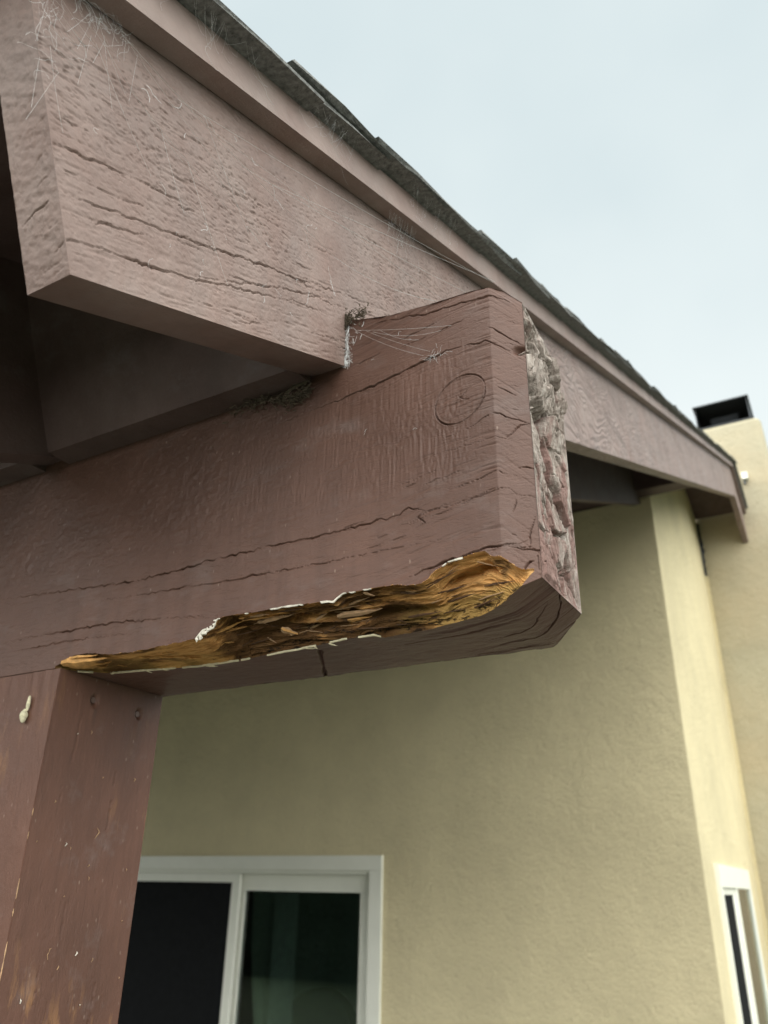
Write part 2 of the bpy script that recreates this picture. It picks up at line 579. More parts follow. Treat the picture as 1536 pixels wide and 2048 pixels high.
def wall_rect(mb, axis, plane, thick, a0, a1, z0, z1, holes):
    """rectangular wall with rectangular holes, split into boxes"""
    as_ = sorted({a0, a1, *[h[0] for h in holes], *[h[1] for h in holes]})
    for p, q in zip(as_[:-1], as_[1:]):
        zs = [(z0, z1)]
        for h in holes:
            if h[0] <= p and q <= h[1]:
                nz = []
                for (u, w) in zs:
                    if h[2] > u: nz.append((u, h[2]))
                    if h[3] < w: nz.append((h[3], w))
                zs = nz
        for (u, w) in zs:
            if axis == 'Y': mb.box(p, q, plane, plane + thick, u, w)
            else: mb.box(plane - thick, plane, p, q, u, w)


DX0, DX1, DZ1 = -4.10, -2.213, 0.163
mb = MB(); wall_rect(mb, 'Y', YW, 0.14, -7, XW, -1.868, 1.87, [(DX0 + 0.03, DX1 - 0.03, -1.868, DZ1 - 0.03)])
mb.build('patio_wall', M['stucco'], house)
WY0, WY1, WZ0, WZ1 = 4.157, 5.175, -1.05, 0.135
CHY = 5.60
mb = MB()
wall_rect(mb, 'X', XW - 0.001, 0.14, YW + 0.141, CHY + 0.3, -1.868, 1.87, [(WY0 + 0.02, WY1 - 0.02, WZ0 + 0.02, WZ1 - 0.02)])
ztop = lambda y: (0.43 + y * DS[2]) / DS[1] if y < RIDGE else (0.43 + (2 * RIDGE - y) * DS[2]) / DS[1]
mb.prism([(XW - 0.001, YW + 0.002, 1.871), (XW - 0.001, CHY + 0.3, 1.871), (XW - 0.001, CHY + 0.3, ztop(CHY + 0.3)), (XW - 0.001, RIDGE, ztop(RIDGE)), (XW - 0.001, YW + 0.002, ztop(YW))], (-0.14, 0, 0))
mb.box(XW - 0.10, XW + 0.052, CHY + 0.003, CHY + 0.25, -1.868, 2.44)
mb.build('gable_wall', M['stucco'], house)

# corner return so the convex corner of the two walls reads as one edge
door = holder('sliding_door', house)
yf = YW - 0.018
FW = 0.072
mb = MB()
mb.box(DX0, DX1, yf, YW + 0.10, DZ1 - FW, DZ1)
mb.box(DX1 - FW, DX1, yf, YW + 0.10, -1.86, DZ1 - FW - 0.001)
mb.box(DX0, DX0 + FW, yf, YW + 0.10, -1.86, DZ1 - FW - 0.001)
fo = mb.build('frame', M['vinyl'], door)
mb = MB()                                            # stepped inner lip of the frame
mb.box(DX0 + FW, DX1 - FW, yf + 0.016, YW + 0.10, DZ1 - FW - 0.018, DZ1 - FW - 0.001)
mb.box(DX1 - FW - 0.018, DX1 - FW - 0.001, yf + 0.016, YW + 0.10, -1.86, DZ1 - FW - 0.019)
mb.build('frame_lip', M['vinyl'], door)
MX = -3.178                                          # meeting stile
zt = DZ1 - FW - 0.020
mb = MB()                                            # fixed glass panel, set deeper
x0, x1 = MX - 0.02, DX1 - FW - 0.020
mb.box(x0, x1, YW + 0.035, YW + 0.065, zt - 0.085, zt)
mb.box(x1 - 0.062, x1, YW + 0.035, YW + 0.065, -1.84, zt - 0.086)
mb.box(x0, x0 + 0.07, YW + 0.035, YW + 0.065, -1.84, zt - 0.086)
mb.box(x0 + 0.071, x1 - 0.063, YW + 0.035, YW + 0.065, -1.84, -1.74)
mb.build('fixed_sash', M['vinyl'], door)
mb = MB(); mb.box(x0 + 0.06, x1 - 0.05, YW + 0.048, YW + 0.052, -1.76, zt - 0.075)
mb.build('glass_pane', M['glass'], door)
mb = MB()                                            # screen panel sliding in front
x0, x1 = DX0 + FW + 0.002, MX + 0.035
mb.box(x0, x1, yf + 0.02, YW + 0.02, zt - 0.045, zt)
mb.box(x1 - 0.055, x1, yf + 0.02, YW + 0.02, -1.84, zt - 0.046)
mb.box(x0, x0 + 0.05, yf + 0.02, YW + 0.02, -1.84, zt - 0.046)
mb.build('screen_frame', M['vinyl'], door)
mb = MB(); mb.box(x0 + 0.04, x1 - 0.05, YW + 0.008, YW + 0.010, -1.84, zt - 0.040)
mb.build('screen', M['screen'], door)

win = holder('side_window', house)
xf = XW + 0.018
mb = MB()
mb.box(XW - 0.08, xf, WY0, WY1, WZ1 - 0.095, WZ1)
mb.box(XW - 0.08, xf, WY0, WY1, WZ0, WZ0 + 0.05)
mb.box(XW - 0.08, xf, WY0, WY0 + 0.05, WZ0 + 0.051, WZ1 - 0.096)
mb.box(XW - 0.08, xf, WY1 - 0.05, WY1, WZ0 + 0.051, WZ1 - 0.096)
mb.build('frame', M['vinyl'], win)
ym = 0.5 * (WY0 + WY1) - 0.02
mb = MB(); mb.box(XW - 0.05, xf - 0.003, ym - 0.028, ym + 0.028, WZ0 + 0.051, WZ1 - 0.096)
mb.build('mullion', M['vinyl'], win)
mb = MB()
mb.box(XW - 0.045, XW + 0.004, WY0 + 0.051, ym - 0.029, WZ1 - 0.125, WZ1 - 0.097)
mb.box(XW - 0.045, XW + 0.004, ym - 0.075, ym - 0.029, WZ0 + 0.051, WZ1 - 0.126)
mb.build('sash_frame', M['vinyl'], win)
mb = MB(); mb.box(XW - 0.003, XW, WY0 + 0.051, ym - 0.076, WZ0 + 0.051, WZ1 - 0.126)
mb.build('screen', M['screen'], win)
mb = MB(); mb.box(XW + 0.006, XW + 0.010, ym + 0.029, WY1 - 0.051, WZ0 + 0.051, WZ1 - 0.097)
mb.build('glass_pane', M['glass'], win)

mb = MB()                                            # dim room behind the glass
mb.box(-4.6, -0.80, 6.1, 6.2, -1.86, 0.75)
mb.box(-4.7, -4.6, 4.02, 6.2, -1.86, 0.75)
mb.box(-4.7, -0.80, 4.02, 6.2, 0.75, 0.85)
mb.box(-4.7, -0.80, 4.02, 6.2, -1.862, -1.85)
mb.build('room', M['interior'], house)
cv = []
nq = 40
for i in range(nq):
    x = -3.10 + 0.16 * i / (nq - 1)
    y = 4.16 + 0.02 * math.sin(i * 1.3)
    cv += [(x, y, -1.8), (x, y, 0.12)]
mb = MB(); mb.add(cv, [(2 * i, 2 * i + 2, 2 * i + 3, 2 * i + 1) for i in range(nq - 1)])
mb.build('curtain', M['curtain'], house, True)

chair = thing('armchair', 'black round-backed chair standing inside behind the glass door', 'chair', (-2.85, 4.55, -1.85))
mb = MB()
pts = [(-0.30, 0), (-0.30, 0.55)] + [(-0.30 * math.cos(a), 0.55 + 0.24 * math.sin(a)) for a in np.linspace(0.15, math.pi - 0.15, 14)] + [(0.30, 0.55), (0.30, 0)]
mb.prism([(-2.85 + 0.8 * x, 4.28, -1.36 + 1.09 * z) for x, z in pts], (0, 0.09, 0))
mb.build('backrest', M['chair'], chair)
mb = MB(); mb.box(-3.09, -2.61, 4.375, 4.80, -1.45, -1.36); mb.build('seat', M['chair'], chair)
for sx in (-3.08, -2.66):
    for sy in (4.385, 4.74):
        mb = MB(); mb.box(sx, sx + 0.04, sy, sy + 0.04, -1.85, -1.451); mb.build('leg', M['chair'], chair)

# ------------------------------------------------------------------ chimney
chim = thing('chimney', 'cream stucco chimney with rounded shoulders and black metal cap behind the roof', 'chimney', (-0.37, CHY + 0.3, -1.87))
bm = bmesh.new()
bmesh.ops.create_cube(bm, size=1)
for vtx in bm.verts:
    vtx.co = Vector((-0.38 + vtx.co.x * 0.56, CHY + 0.35 + vtx.co.y * 0.70, (-1.868 + 3.185) / 2 + vtx.co.z * (3.185 + 1.868)))
bmesh.ops.bevel(bm, geom=[e for e in bm.edges if e.verts[0].co.z > 0 or e.verts[1].co.z > 0], offset=0.045, segments=5, profile=0.5, affect='EDGES')
for k in range(1):
    bmesh.ops.subdivide_edges(bm, edges=[e for e in bm.edges if e.calc_length() > 0.4], cuts=6, use_grid_fill=True)
mb = MB(); bm.verts.index_update()
mb.add([v.co[:] for v in bm.verts], [[v.index for v in f.verts] for f in bm.faces])
bm.free()
mb.build('stack', M['chimney'], chim, True)
cap = holder('chimney_cap', chim)
cx0, cx1, cy0, cy1, cz0, cz1 = -0.533, -0.160, CHY + 0.03, CHY + 0.55, 3.183, 3.378
for nm, bx in (('side_plate', (cx0, cx0 + 0.006, cy0, cy1, cz0, cz1)), ('side_plate', (cx1 - 0.006, cx1, cy0, cy1, cz0, cz1)),
               ('back_plate', (cx0 + 0.007, cx1 - 0.007, cy1 - 0.006, cy1, cz0, cz1)),
               ('lid', (cx0 - 0.012, cx1 + 0.012, cy0 - 0.015, cy1 + 0.012, cz1 + 0.001, cz1 + 0.010)),
               ('flange', (cx0 - 0.006, cx1 + 0.006, cy0 - 0.008, cy0 + 0.02, cz0, cz0 + 0.012))):
    mb = MB(); mb.box(*bx); mb.build(nm, M['dark_metal'], cap)
mb = MB()
for i in range(22):
    x = cx0 + 0.09 + i * 0.0087
    mb.tube([(x, cy0 + 0.10, cz0 + 0.01), (x + 0.02, cy0 + 0.10, cz1 - 0.06)], 0.0016, 3)
    mb.tube([(x + 0.02, cy0 + 0.104, cz0 + 0.01), (x, cy0 + 0.104, cz1 - 0.06)], 0.0016, 3)
mb.build('spark_screen', M['mesh_metal'], cap)

fix = thing('flood_light', 'small white light fixture on the chimney beside the roof peak', 'light', (-0.285, CHY, 2.62))
mb = MB(); mb.box(-0.294, -0.256, CHY - 0.045, CHY - 0.001, 2.680, 2.732); mb.build('housing', M['vinyl'], fix)
mb = MB(); mb.tube([(-0.280, CHY - 0.02, 2.679), (-0.284, CHY - 0.03, 2.645)], [0.006, 0.010], 8); mb.build('nozzle', M['mesh_metal'], fix)

# ------------------------------------------------------------------ roof: deck, rafters, barge boards, trim, shingles
roof = thing('roof', 'brown timber gable roof with barge board, rafters and ragged shingle edge', 'roof', (-0.335, 0.2, 0.3))
XB = -0.3352
BT = 0.037
NB = 0.2095                      # height of rafter undersides above the slope line
ND = 0.4325                      # underside of the deck
NT = 0.4445                      # top of the deck, underside of the overhanging shingles
S0 = 0.3182


def sp(x, s, n):
    return np.array([x, 0, 0]) + DS * s + DN * n


def s_at(y, n):                  # s where the slope line at height n reaches y
    return (y + n * math.sin(SL)) / math.cos(SL)


def slope_bar(x0, x1, n0, n1, s0, back=False, ye=None):
    """timber along the slope from s0 to a plumb cut at the ridge (or mirrored, from the ridge to ye)"""
    mb = MB()
    if not back:
        P = [sp(x1, s0, n0), sp(x1, s_at(RIDGE - 0.001, n0), n0), sp(x1, s_at(RIDGE - 0.001, n1), n1), sp(x1, s0, n1)]
    else:
        ym = 2 * RIDGE - ye
        P = [sp(x1, s_at(ym, n0), n0), sp(x1, s_at(RIDGE - 0.001, n0), n0), sp(x1, s_at(RIDGE - 0.001, n1), n1), sp(x1, s_at(ym, n1), n1)]
        P = [np.array([q[0], 2 * RIDGE - q[1], q[2]]) for q in P]
    mb.prism(P, (x0 - x1, 0, 0))
    return mb


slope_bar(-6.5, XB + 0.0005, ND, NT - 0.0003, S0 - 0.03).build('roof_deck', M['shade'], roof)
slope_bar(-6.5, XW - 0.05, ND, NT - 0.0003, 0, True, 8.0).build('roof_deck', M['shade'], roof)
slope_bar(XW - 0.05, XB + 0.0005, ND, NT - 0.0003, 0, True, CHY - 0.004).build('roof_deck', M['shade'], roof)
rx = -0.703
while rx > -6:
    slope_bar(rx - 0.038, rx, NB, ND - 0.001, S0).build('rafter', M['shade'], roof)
    rx -= 0.406
slope_bar(XB - BT, XB, NB, ND - 0.001, 0, True, CHY - 0.004).build('barge_board', M['swirl'], roof)
slope_bar(XB + 0.001, XB + 0.020, 0.409, NT - 0.001, 0, True, CHY - 0.004).build('trim_strip', M['trim'], roof)
slope_bar(XB + 0.001, XB + 0.020, 0.409, NT - 0.001, S0 - 0.012).build('trim_strip', M['trim'], roof)

# blocking between barge board and first rafter, square to the slope, lapping the beam's top
mb = MB()
b0 = np.array([0, 0.4715, 0.4275])
P = [b0, b0 + DN * 0.30, b0 + DN * 0.30 + DS * 0.036, np.array([0, 0.509, 0.4275])]
dn = lambda q: float(np.dot(q, DN))
P[1] = b0 + DN * (ND - 0.002 - dn(b0)); P[2] = P[1] + DS * 0.036
mb.prism([q + EX * (XB - BT - 0.001) for q in P], (-0.703 + 0.001 - XB + BT, 0, 0))
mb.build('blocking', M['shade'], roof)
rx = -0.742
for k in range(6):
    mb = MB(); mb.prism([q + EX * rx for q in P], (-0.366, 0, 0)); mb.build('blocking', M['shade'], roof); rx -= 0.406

# front barge board: near part with carved relief, then a plain run with swirling grain
BR = {
    'b1': [(0.29, 0.288), (0.3197, 0.2905), (0.3551, 0.2936), (0.3716, 0.2937), (0.4233, 0.2982)],
    'b2': [(0.27, 0.2570), (0.3183, 0.2599), (0.3494, 0.2617), (0.3925, 0.2652), (0.4428, 0.2685), (0.5029, 0.2742), (0.5746, 0.2777), (0.654, 0.2847), (0.75, 0.292)],
    'b3': [(0.285, 0.229), (0.3217, 0.2315), (0.3543, 0.234), (0.3955, 0.2346), (0.4361, 0.239), (0.4958, 0.2467), (0.5596, 0.2525)],
    'b4': [(0.3201, 0.2757), (0.3403, 0.276)],
    'b5': [(0.4081, 0.2383), (0.4535, 0.2439), (0.5111, 0.2558), (0.571, 0.2653), (0.642, 0.2766)],
    'b6': [(0.3202, 0.2478), (0.3682, 0.2534), (0.4052, 0.2588)],
}
S1 = 1.15
nu, nv = int((S1 - S0) / 0.0008), int((ND - 0.002 - NB) / 0.0008)
ss = np.linspace(S0, S1, nu); nn = np.linspace(NB, ND - 0.002, nv)
SS, NN = np.meshgrid(ss, nn, indexing='ij')
gn = NN - 0.035 * (SS - S0)                                # grain drifts slowly up the board
h = 0.0004 * fbm(SS * 9, gn * 40, 3, 3)
warp = 2.2 * fbm(SS * 26, NN * 26, 2, 40)
saw = fbm(SS * 230 + warp, gn * 640 + 0.25 * SS * 520, 2, 5)                  # short broken saw dashes
sawm = np.clip(sst(0.232, 0.285, gn) * (0.65 + 1.1 * fbm(SS * 8, NN * 14, 3, 11)) + 0.12, 0.06, 1.1)
h += sawm * (-0.0019 * np.clip(saw - 0.15, 0, 1) + 0.0003 * np.clip(-saw - 0.2, 0, 1))
lines = fbm(SS * 16, gn * 420, 3, 21)
h += -0.0012 * np.clip(lines - 0.16, 0, 1) * (0.4 + 0.6 * sawm)               # long thin grain splits
low = 1 - sst(0.222, 0.262, gn)
h += -0.0015 * low * np.clip(fbm(SS * 55, gn * 420, 3, 31) - 0.14, 0, 1)
h += 0.00022 * fbm(SS * 420, NN * 420, 2, 35)
for i, (k, wd, dp) in enumerate((('b1', 0.0013, 0.0018), ('b2', 0.0014, 0.0026), ('b3', 0.0013, 0.0020), ('b4', 0.001, 0.0016), ('b5', 0.0011, 0.0018), ('b6', 0.0009, 0.0014))):
    crack(h, SS, NN, BR[k], wd, dp, seed=100 + i)
for i in range(26):
    s_ = rng.uniform(S0, 0.7); n_ = rng.uniform(NB + 0.006, 0.33); L_ = rng.uniform(0.03, 0.11)
    crack(h, SS, NN, [(s_, n_), (s_ + L_ * 0.5, n_ + 0.018 * L_ + rng.normal(0, .001)), (s_ + L_, n_ + 0.035 * L_)], 0.0009, 0.0012, seed=300 + i)
edge = sst(0, 0.0022, SS - S0) * sst(0, 0.0022, NN - NB)
h = h * edge
V = SS[..., None] * DS + NN[..., None] * DN + EX * XB + h[..., None] * EX
Vs = [V.reshape(-1, 3)]; Qs = [gridq(nu, nv)]
off = nu * nv
# square-cut end
ne = int(BT / 0.001)
xe = np.linspace(XB - BT, XB, ne)
XE, NE = np.meshgrid(xe, nn, indexing='ij')
he = 0.0004 * fbm(XE * 60, (NE + 0.35 * (XE - XB)) * 260, 4, 61) + 0.0004 * fbm(XE * 300, NE * 300, 2, 63)
for i, n_ in enumerate((0.2599, 0.2315, 0.2757, 0.2905, 0.245, 0.222, 0.31, 0.327, 0.218)):
    L_ = (0.034, 0.012, 0.02, 0.018, 0.026, 0.03, 0.016, 0.02, 0.02)[i]
    crack(he, XE, NE, [(XB, n_), (XB - L_ * 0.3, n_ - 0.003), (XB - L_ * 0.6, n_ - 0.004), (XB - L_, n_ - 0.009)], 0.0007, (0.0016, 0.0014, 0.0006, 0.0007, 0.0005, 0.0005, 0.0004, 0.0004, 0.0004)[i], seed=400 + i)
he *= sst(0, 0.0015, XB - XE) * sst(0, 0.0015, NE - NB)
V = XE[..., None] * EX + NE[..., None] * DN + DS * S0 - he[..., None] * DS
Vs.append(V.reshape(-1, 3)); Qs.append(gridq(ne, nv, False, off)); off += ne * nv
# remaining sides of the near part
n1_ = ND - 0.002
c8 = np.array([sp(x, s, n) for x in (XB - BT, XB) for s in (S0, S1) for n in (NB, n1_)])
Vs.append(c8); Qs.append(np.array([(0, 2, 3, 1), (0, 4, 6, 2), (1, 3, 7, 5)]) + off)
near_b = quick_mesh('barge_board', np.vstack(Vs), np.vstack(Qs), M['barge'], roof)
slope_bar(XB - BT, XB, NB, ND - 0.002, S1 + 0.0005).build('barge_board', M['swirl'], roof)

# shingles: one object per shingle along the rake, staggered and lifted a little
SH_L, SH_W, SH_T, EXPO = 0.33, 0.32, 0.0030, 0.145


def shingle_mesh(seed):
    r = np.random.default_rng(seed)
    nx, ny = 8, 5
    vs = []
    for lay in (0, 1):
        for j in range(ny):
            for i in range(nx):
                x = -SH_W * i / (nx - 1); y = SH_L * j / (ny - 1)
                if j == 0: y += r.normal(0, 0.003)
                if i == 0: x += r.normal(0, 0.0025)
                z = lay * SH_T * (1 + 0.8 * (j == 0) * r.random()) + (0.0012 * r.normal() if j == 0 else 0)
                vs.append(Vector((x, y, z)))
    fs = []
    nb_ = nx * ny
    for j in range(ny - 1):
        for i in range(nx - 1):
            a = j * nx + i
            fs.append((a, a + nx, a + nx + 1, a + 1)); fs.append((nb_ + a, nb_ + a + 1, nb_ + a + nx + 1, nb_ + a + nx))
    for i in range(nx - 1):
        for a in (i, (ny - 1) * nx + i):
            fs.append((a, a + 1, nb_ + a + 1, nb_ + a))
    for j in range(ny - 1):
        for a in (j * nx, j * nx + nx - 1):
            fs.append((a, a + nx, nb_ + a + nx, nb_ + a))
    me = bpy.data.meshes.new('shingle')
    me.from_pydata([v[:] for v in vs], [], fs)
    bm = bmesh.new(); bm.from_mesh(me); bmesh.ops.recalc_face_normals(bm, faces=bm.faces); bm.to_mesh(me); bm.free()
    me.materials.append(M['shingle'])
    return me


sh_meshes = [shingle_mesh(i) for i in range(6)]
rb = BASES[roof.name]
XE_ = XB + 0.040
k = 0
s = S0 - 0.045
tilt0 = 0.0032 / 0.145
while s < s_at(RIDGE, ND) - 0.05:
    for c in range(2):
        o = bpy.data.objects.new('shingle', sh_meshes[(k * 5 + c * 3) % 6])
        col.objects.link(o); o.parent = roof
        x = XE_ - c * (SH_W + 0.006) + random.uniform(-0.004, 0.005)
        lift = random.uniform(0.0, 0.003) + (0.004 if k == 2 else 0)
        pos = sp(x, s + random.uniform(-0.006, 0.006), NT + 0.0034 + lift)
        o.location = pos - rb
        til = min(tilt0 + lift / SH_L, 0.075)
        o.rotation_euler = (SL - til, 0, 0)
    s += EXPO; k += 1
# the courses further in, out of sight from below, and the far slope
mb = MB(); s = S0 - 0.045
while s < s_at(RIDGE, ND) - 0.05:
    mb.prism([sp(XE_ - 0.66, s, NT + 0.001), sp(XE_ - 0.66, s + EXPO + 0.02, NT + 0.001), sp(XE_ - 0.66, s, NT + 0.012)], (-5.4, 0, 0)); s += EXPO
so = mb.build('shingle_courses', M['shingle'], roof); so['kind'] = 'stuff'
mb = slope_bar(-6.5, XW - 0.05, NT + 0.001, NT + 0.010, 0, True, 8.0); o = mb.build('shingle_courses', M['shingle'], roof); o['kind'] = 'stuff'
mb = slope_bar(XW - 0.05, XE_, NT + 0.001, NT + 0.010, 0, True, CHY - 0.004); o = mb.build('shingle_courses', M['shingle'], roof); o['kind'] = 'stuff'

# ragged thin strip added for the dark streak where gable wall meets chimney
mb = MB(); zz = np.linspace(2.02, 2.42, 16)
L = [(XW + 0.002, CHY - 0.012 - 0.03 * abs(float(fbm(z * 20, 1.0, 3, 77))), z) for z in zz]
Rr = [(XW + 0.012 + 0.02 * abs(float(fbm(z * 25, 4.0, 3, 78))), CHY - 0.003, z) for z in zz]
mb.add(L + Rr, [(i, i + 1, 17 + i, 16 + i) for i in range(15)])
mb.build('corner_dark_strip', M['dark_metal'], house)

# beam on top of the wall, running out to the barge board
b2 = thing('wall_beam', 'dark brown timber beam along the top of the stucco wall under the roof', 'beam', (-2, 3.82, 1.88))
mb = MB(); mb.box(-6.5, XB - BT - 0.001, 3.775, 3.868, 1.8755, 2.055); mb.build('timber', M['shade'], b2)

# ------------------------------------------------------------------ the decayed patio beam
beam = thing('patio_beam', 'thick brown painted patio beam with rotten lower edge and cracked weathered end', 'beam', (-0.65, 0.57, 0.189))
XEND = -0.166


def ramp01(x, a, b):
    return np.clip((x - a) / (b - a), 0, 1)


def yfront(x): return 0.5 + 0.0095 * ramp01(x, -0.1918, XEND)
def zbot(x): return 0.189 + 0.0125 * ramp01(x, -0.2, XEND) ** 1.2
def yback(x): return 0.645 - 0.043 * ramp01(x, -0.205, XEND)
def ztopf(x): return np.interp(x, [-9, -0.42, -0.36, -0.3377, -0.3208, -0.288, -0.25, -0.2086, -0.1924, -0.18, XEND], [0.455, 0.458, 0.48, 0.4885, 0.4835, 0.4755, 0.4722, 0.4703, 0.468, 0.462, 0.448])


xs = np.concatenate([np.array([-6.0, -4, -2.5, -1.6, -1.2, -1.0, -0.93, -0.89]), np.linspace(-0.87, XEND, 1150)])
nx = len(xs)
nf, nbm = 440, 180
fa = np.linspace(1, 0, nf)                                  # front, top to bottom
ba = np.linspace(0, 1, nbm)[1:]                             # bottom, front to back
X2 = xs[:, None]
Zf = zbot(X2) + (ztopf(X2) - zbot(X2)) * fa[None, :]
PF = np.stack([np.broadcast_to(X2, Zf.shape), np.broadcast_to(yfront(X2), Zf.shape), Zf], -1)
Yb_ = yfront(X2) + (yback(X2) - yfront(X2)) * ba[None, :]
PBm = np.stack([np.broadcast_to(X2, Yb_.shape), Yb_, np.broadcast_to(zbot(X2), Yb_.shape)], -1)

CR = {
    'c1': ([(-0.4113, 0.3939), (-0.3716, 0.3974), (-0.3284, 0.4013), (-0.2872, 0.4065), (-0.2527, 0.4121), (-0.2289, 0.4152), (-0.2104, 0.4147), (-0.1934, 0.4111), (-0.184, 0.4041), (-0.1736, 0.3968), (-0.1692, 0.3977)], 0.0012, 0.0042),
    'c2': ([(-0.7699, 0.2767), (-0.6884, 0.2715), (-0.5596, 0.2633), (-0.451, 0.268), (-0.3941, 0.2685), (-0.3428, 0.2675), (-0.3017, 0.2689), (-0.2758, 0.2704), (-0.2682, 0.2753), (-0.2531, 0.2689), (-0.2361, 0.2681), (-0.215, 0.271), (-0.1951, 0.2752), (-0.1836, 0.2737), (-0.1799, 0.2686), (-0.1658, 0.2641)], 0.0012, 0.0042),
    'c2b': ([(-0.2531, 0.2689), (-0.2601, 0.2648), (-0.2535, 0.259), (-0.2645, 0.2549)], 0.0012, 0.003),
    'c2c': ([(-0.1799, 0.2686), (-0.1799, 0.2616), (-0.1827, 0.254)], 0.0010, 0.003),
    'c3': ([(-0.6148, 0.2503), (-0.5237, 0.2468), (-0.4553, 0.2445), (-0.3917, 0.2432), (-0.3346, 0.2422), (-0.2936, 0.2427), (-0.2685, 0.2417), (-0.2374, 0.2422)], 0.0009, 0.0026),
    'c4': ([(-0.7522, 0.226), (-0.6749, 0.2259), (-0.5767, 0.224), (-0.4884, 0.2174), (-0.4586, 0.2108)], 0.0010, 0.003),
    'c5': ([(-0.2679, 0.2163), (-0.247, 0.2203), (-0.2225, 0.2246), (-0.2048, 0.228), (-0.1875, 0.2286), (-0.1721, 0.2255), (-0.1624, 0.2198)], 0.0013, 0.005),
    'c6': ([(-0.1717, 0.2255), (-0.1723, 0.2338), (-0.1695, 0.2431), (-0.1675, 0.2498)], 0.0012, 0.004),
    'c7': ([(-0.1670, 0.2225), (-0.1680, 0.209), (-0.1672, 0.203)], 0.0012, 0.004),
    'c8': ([(-0.1706, 0.2145), (-0.1736, 0.2135), (-0.1765, 0.2095), (-0.176, 0.2048)], 0.0011, 0.003),
    'c9': ([(-0.2346, 0.3305), (-0.2173, 0.3331), (-0.2047, 0.3373), (-0.1921, 0.341), (-0.1799, 0.3345), (-0.1664, 0.3282)], 0.0010, 0.0032),
    'c9b': ([(-0.1664, 0.3282), (-0.1733, 0.328), (-0.1798, 0.3209), (-0.1863, 0.3147)], 0.0009, 0.002),
    'c10': ([(-0.2337, 0.2836), (-0.2108, 0.2855), (-0.1924, 0.2904), (-0.1752, 0.2826)], 0.0008, 0.002),
    'c11': ([(-0.3178, 0.4758), (-0.283, 0.4682), (-0.2475, 0.4627), (-0.2137, 0.4602), (-0.1882, 0.458), (-0.173, 0.4464), (-0.168, 0.4327)], 0.0011, 0.0022),
    'c12': ([(-0.2397, 0.318), (-0.2135, 0.3177), (-0.1923, 0.32), (-0.1703, 0.3102)], 0.0007, 0.001),
    'c13': ([(-0.1775, 0.2904), (-0.1715, 0.291), (-0.1657, 0.2887)], 0.0012, 0.0035),
    'c14': ([(-0.7477, 0.2132), (-0.6357, 0.2146), (-0.5354, 0.21)], 0.0007, 0.0014),
    'c15': ([(-0.1901, 0.3668), (-0.1738, 0.3544)], 0.0008, 0.0016),
    'c16': ([(-0.1941, 0.4258), (-0.1792, 0.4135), (-0.1689, 0.4036)], 0.0009, 0.002),
}
U = PF[..., 0].copy(); Vz = PF[..., 2].copy()
# grain height: rises towards the end of the beam and falls again over the dressed end
gr = Vz - 0.030 * np.exp(-((U + 0.192) / 0.11) ** 2) + 0.9 * np.clip(U + 0.19, 0, 1)
endm = sst(-0.30, -0.19, U)
h = 0.0005 * fbm(U * 6, Vz * 14, 3, 71)
kerf = fbm(U * 520, Vz * 110 + 3 * fbm(U * 25, Vz * 25, 2, 90), 3, 73)
kmask = sst(-0.62, -0.42, U) * (1 - sst(-0.235, -0.19, U)) * sst(0.275, 0.31, Vz) * (1 - sst(0.40, 0.43, Vz))
h += 0.00042 * kerf * (0.15 + 0.85 * kmask * (0.5 + 0.8 * fbm(U * 12, Vz * 9, 2, 75)))
sag = fbm(U * 150, Vz * 190, 3, 81)                          # pebbly paint, upper left
smask = (1 - sst(-0.50, -0.40, U)) * sst(0.27, 0.31, Vz)
h += 0.0005 * sag * (0.12 + smask)
h += -0.0012 * np.clip(fbm(U * 26, gr * 430, 3, 83) - 0.20, 0, 1) * (0.35 + 0.9 * endm * (1 - 0.75 * sst(-0.196, -0.188, U))) * (1 - 0.8 * smask)
topm = sst(0.425, 0.46, Vz) * sst(-0.335, -0.31, U)
h += -0.0028 * topm * np.clip(fbm(U * 9, gr * 160, 4, 85) + 0.05, 0, 1)
lowm = (1 - sst(0.225, 0.265, Vz)) * sst(-0.36, -0.25, U)
h += -0.0012 * lowm * (1 - 0.6 * sst(-0.196, -0.188, U)) * np.clip(fbm(U * 14, gr * 240, 4, 87) - 0.05, 0, 1)
for i, (k, (pl, wd, dp)) in enumerate(CR.items()):
    crack(h, U, Vz, pl, wd, dp, seed=i)
for i in range(22):
    s_ = rng.uniform(-0.34, -0.18); n_ = rng.uniform(0.215, 0.30) if i % 3 else rng.uniform(0.425, 0.455); L_ = rng.uniform(0.012, 0.045)
    sl_ = 0.16 if s_ < -0.2 else -0.2
    crack(h, U, Vz, [(s_, n_), (s_ + L_ * 0.5, n_ + sl_ * L_ * 0.5), (s_ + L_, n_ + sl_ * L_)], 0.0007, 0.0011, seed=500 + i)
for i in range(7):                                          # short checks on the dressed end
    n_ = rng.uniform(0.23, 0.45); L_ = rng.uniform(0.006, 0.02)
    crack(h, U, Vz, [(-0.187 + rng.uniform(0, 0.008), n_), (-0.187 + L_, n_ - 0.35 * L_)], 0.0005, 0.0007, seed=540 + i)
# drawn ring scratched in the paint, with a scribble inside
ang = np.linspace(0.3, 0.3 + 2 * math.pi * 0.985, 60)
ring = [(-0.2210 + 0.0222 * math.cos(a) + 0.004 * math.sin(a), 0.3628 + 0.0222 * math.sin(a)) for a in ang]
crack(h, U, Vz, ring, 0.0010, 0.0017, seed=31, taper=False, lip=0.22, amp=0.0004)
crack(h, U, Vz, [(-0.232, 0.357), (-0.222, 0.363), (-0.213, 0.371)], 0.0007, 0.0010, seed=33)
crack(h, U, Vz, [(-0.224, 0.370), (-0.218, 0.362), (-0.209, 0.360)], 0.0007, 0.0010, seed=34)
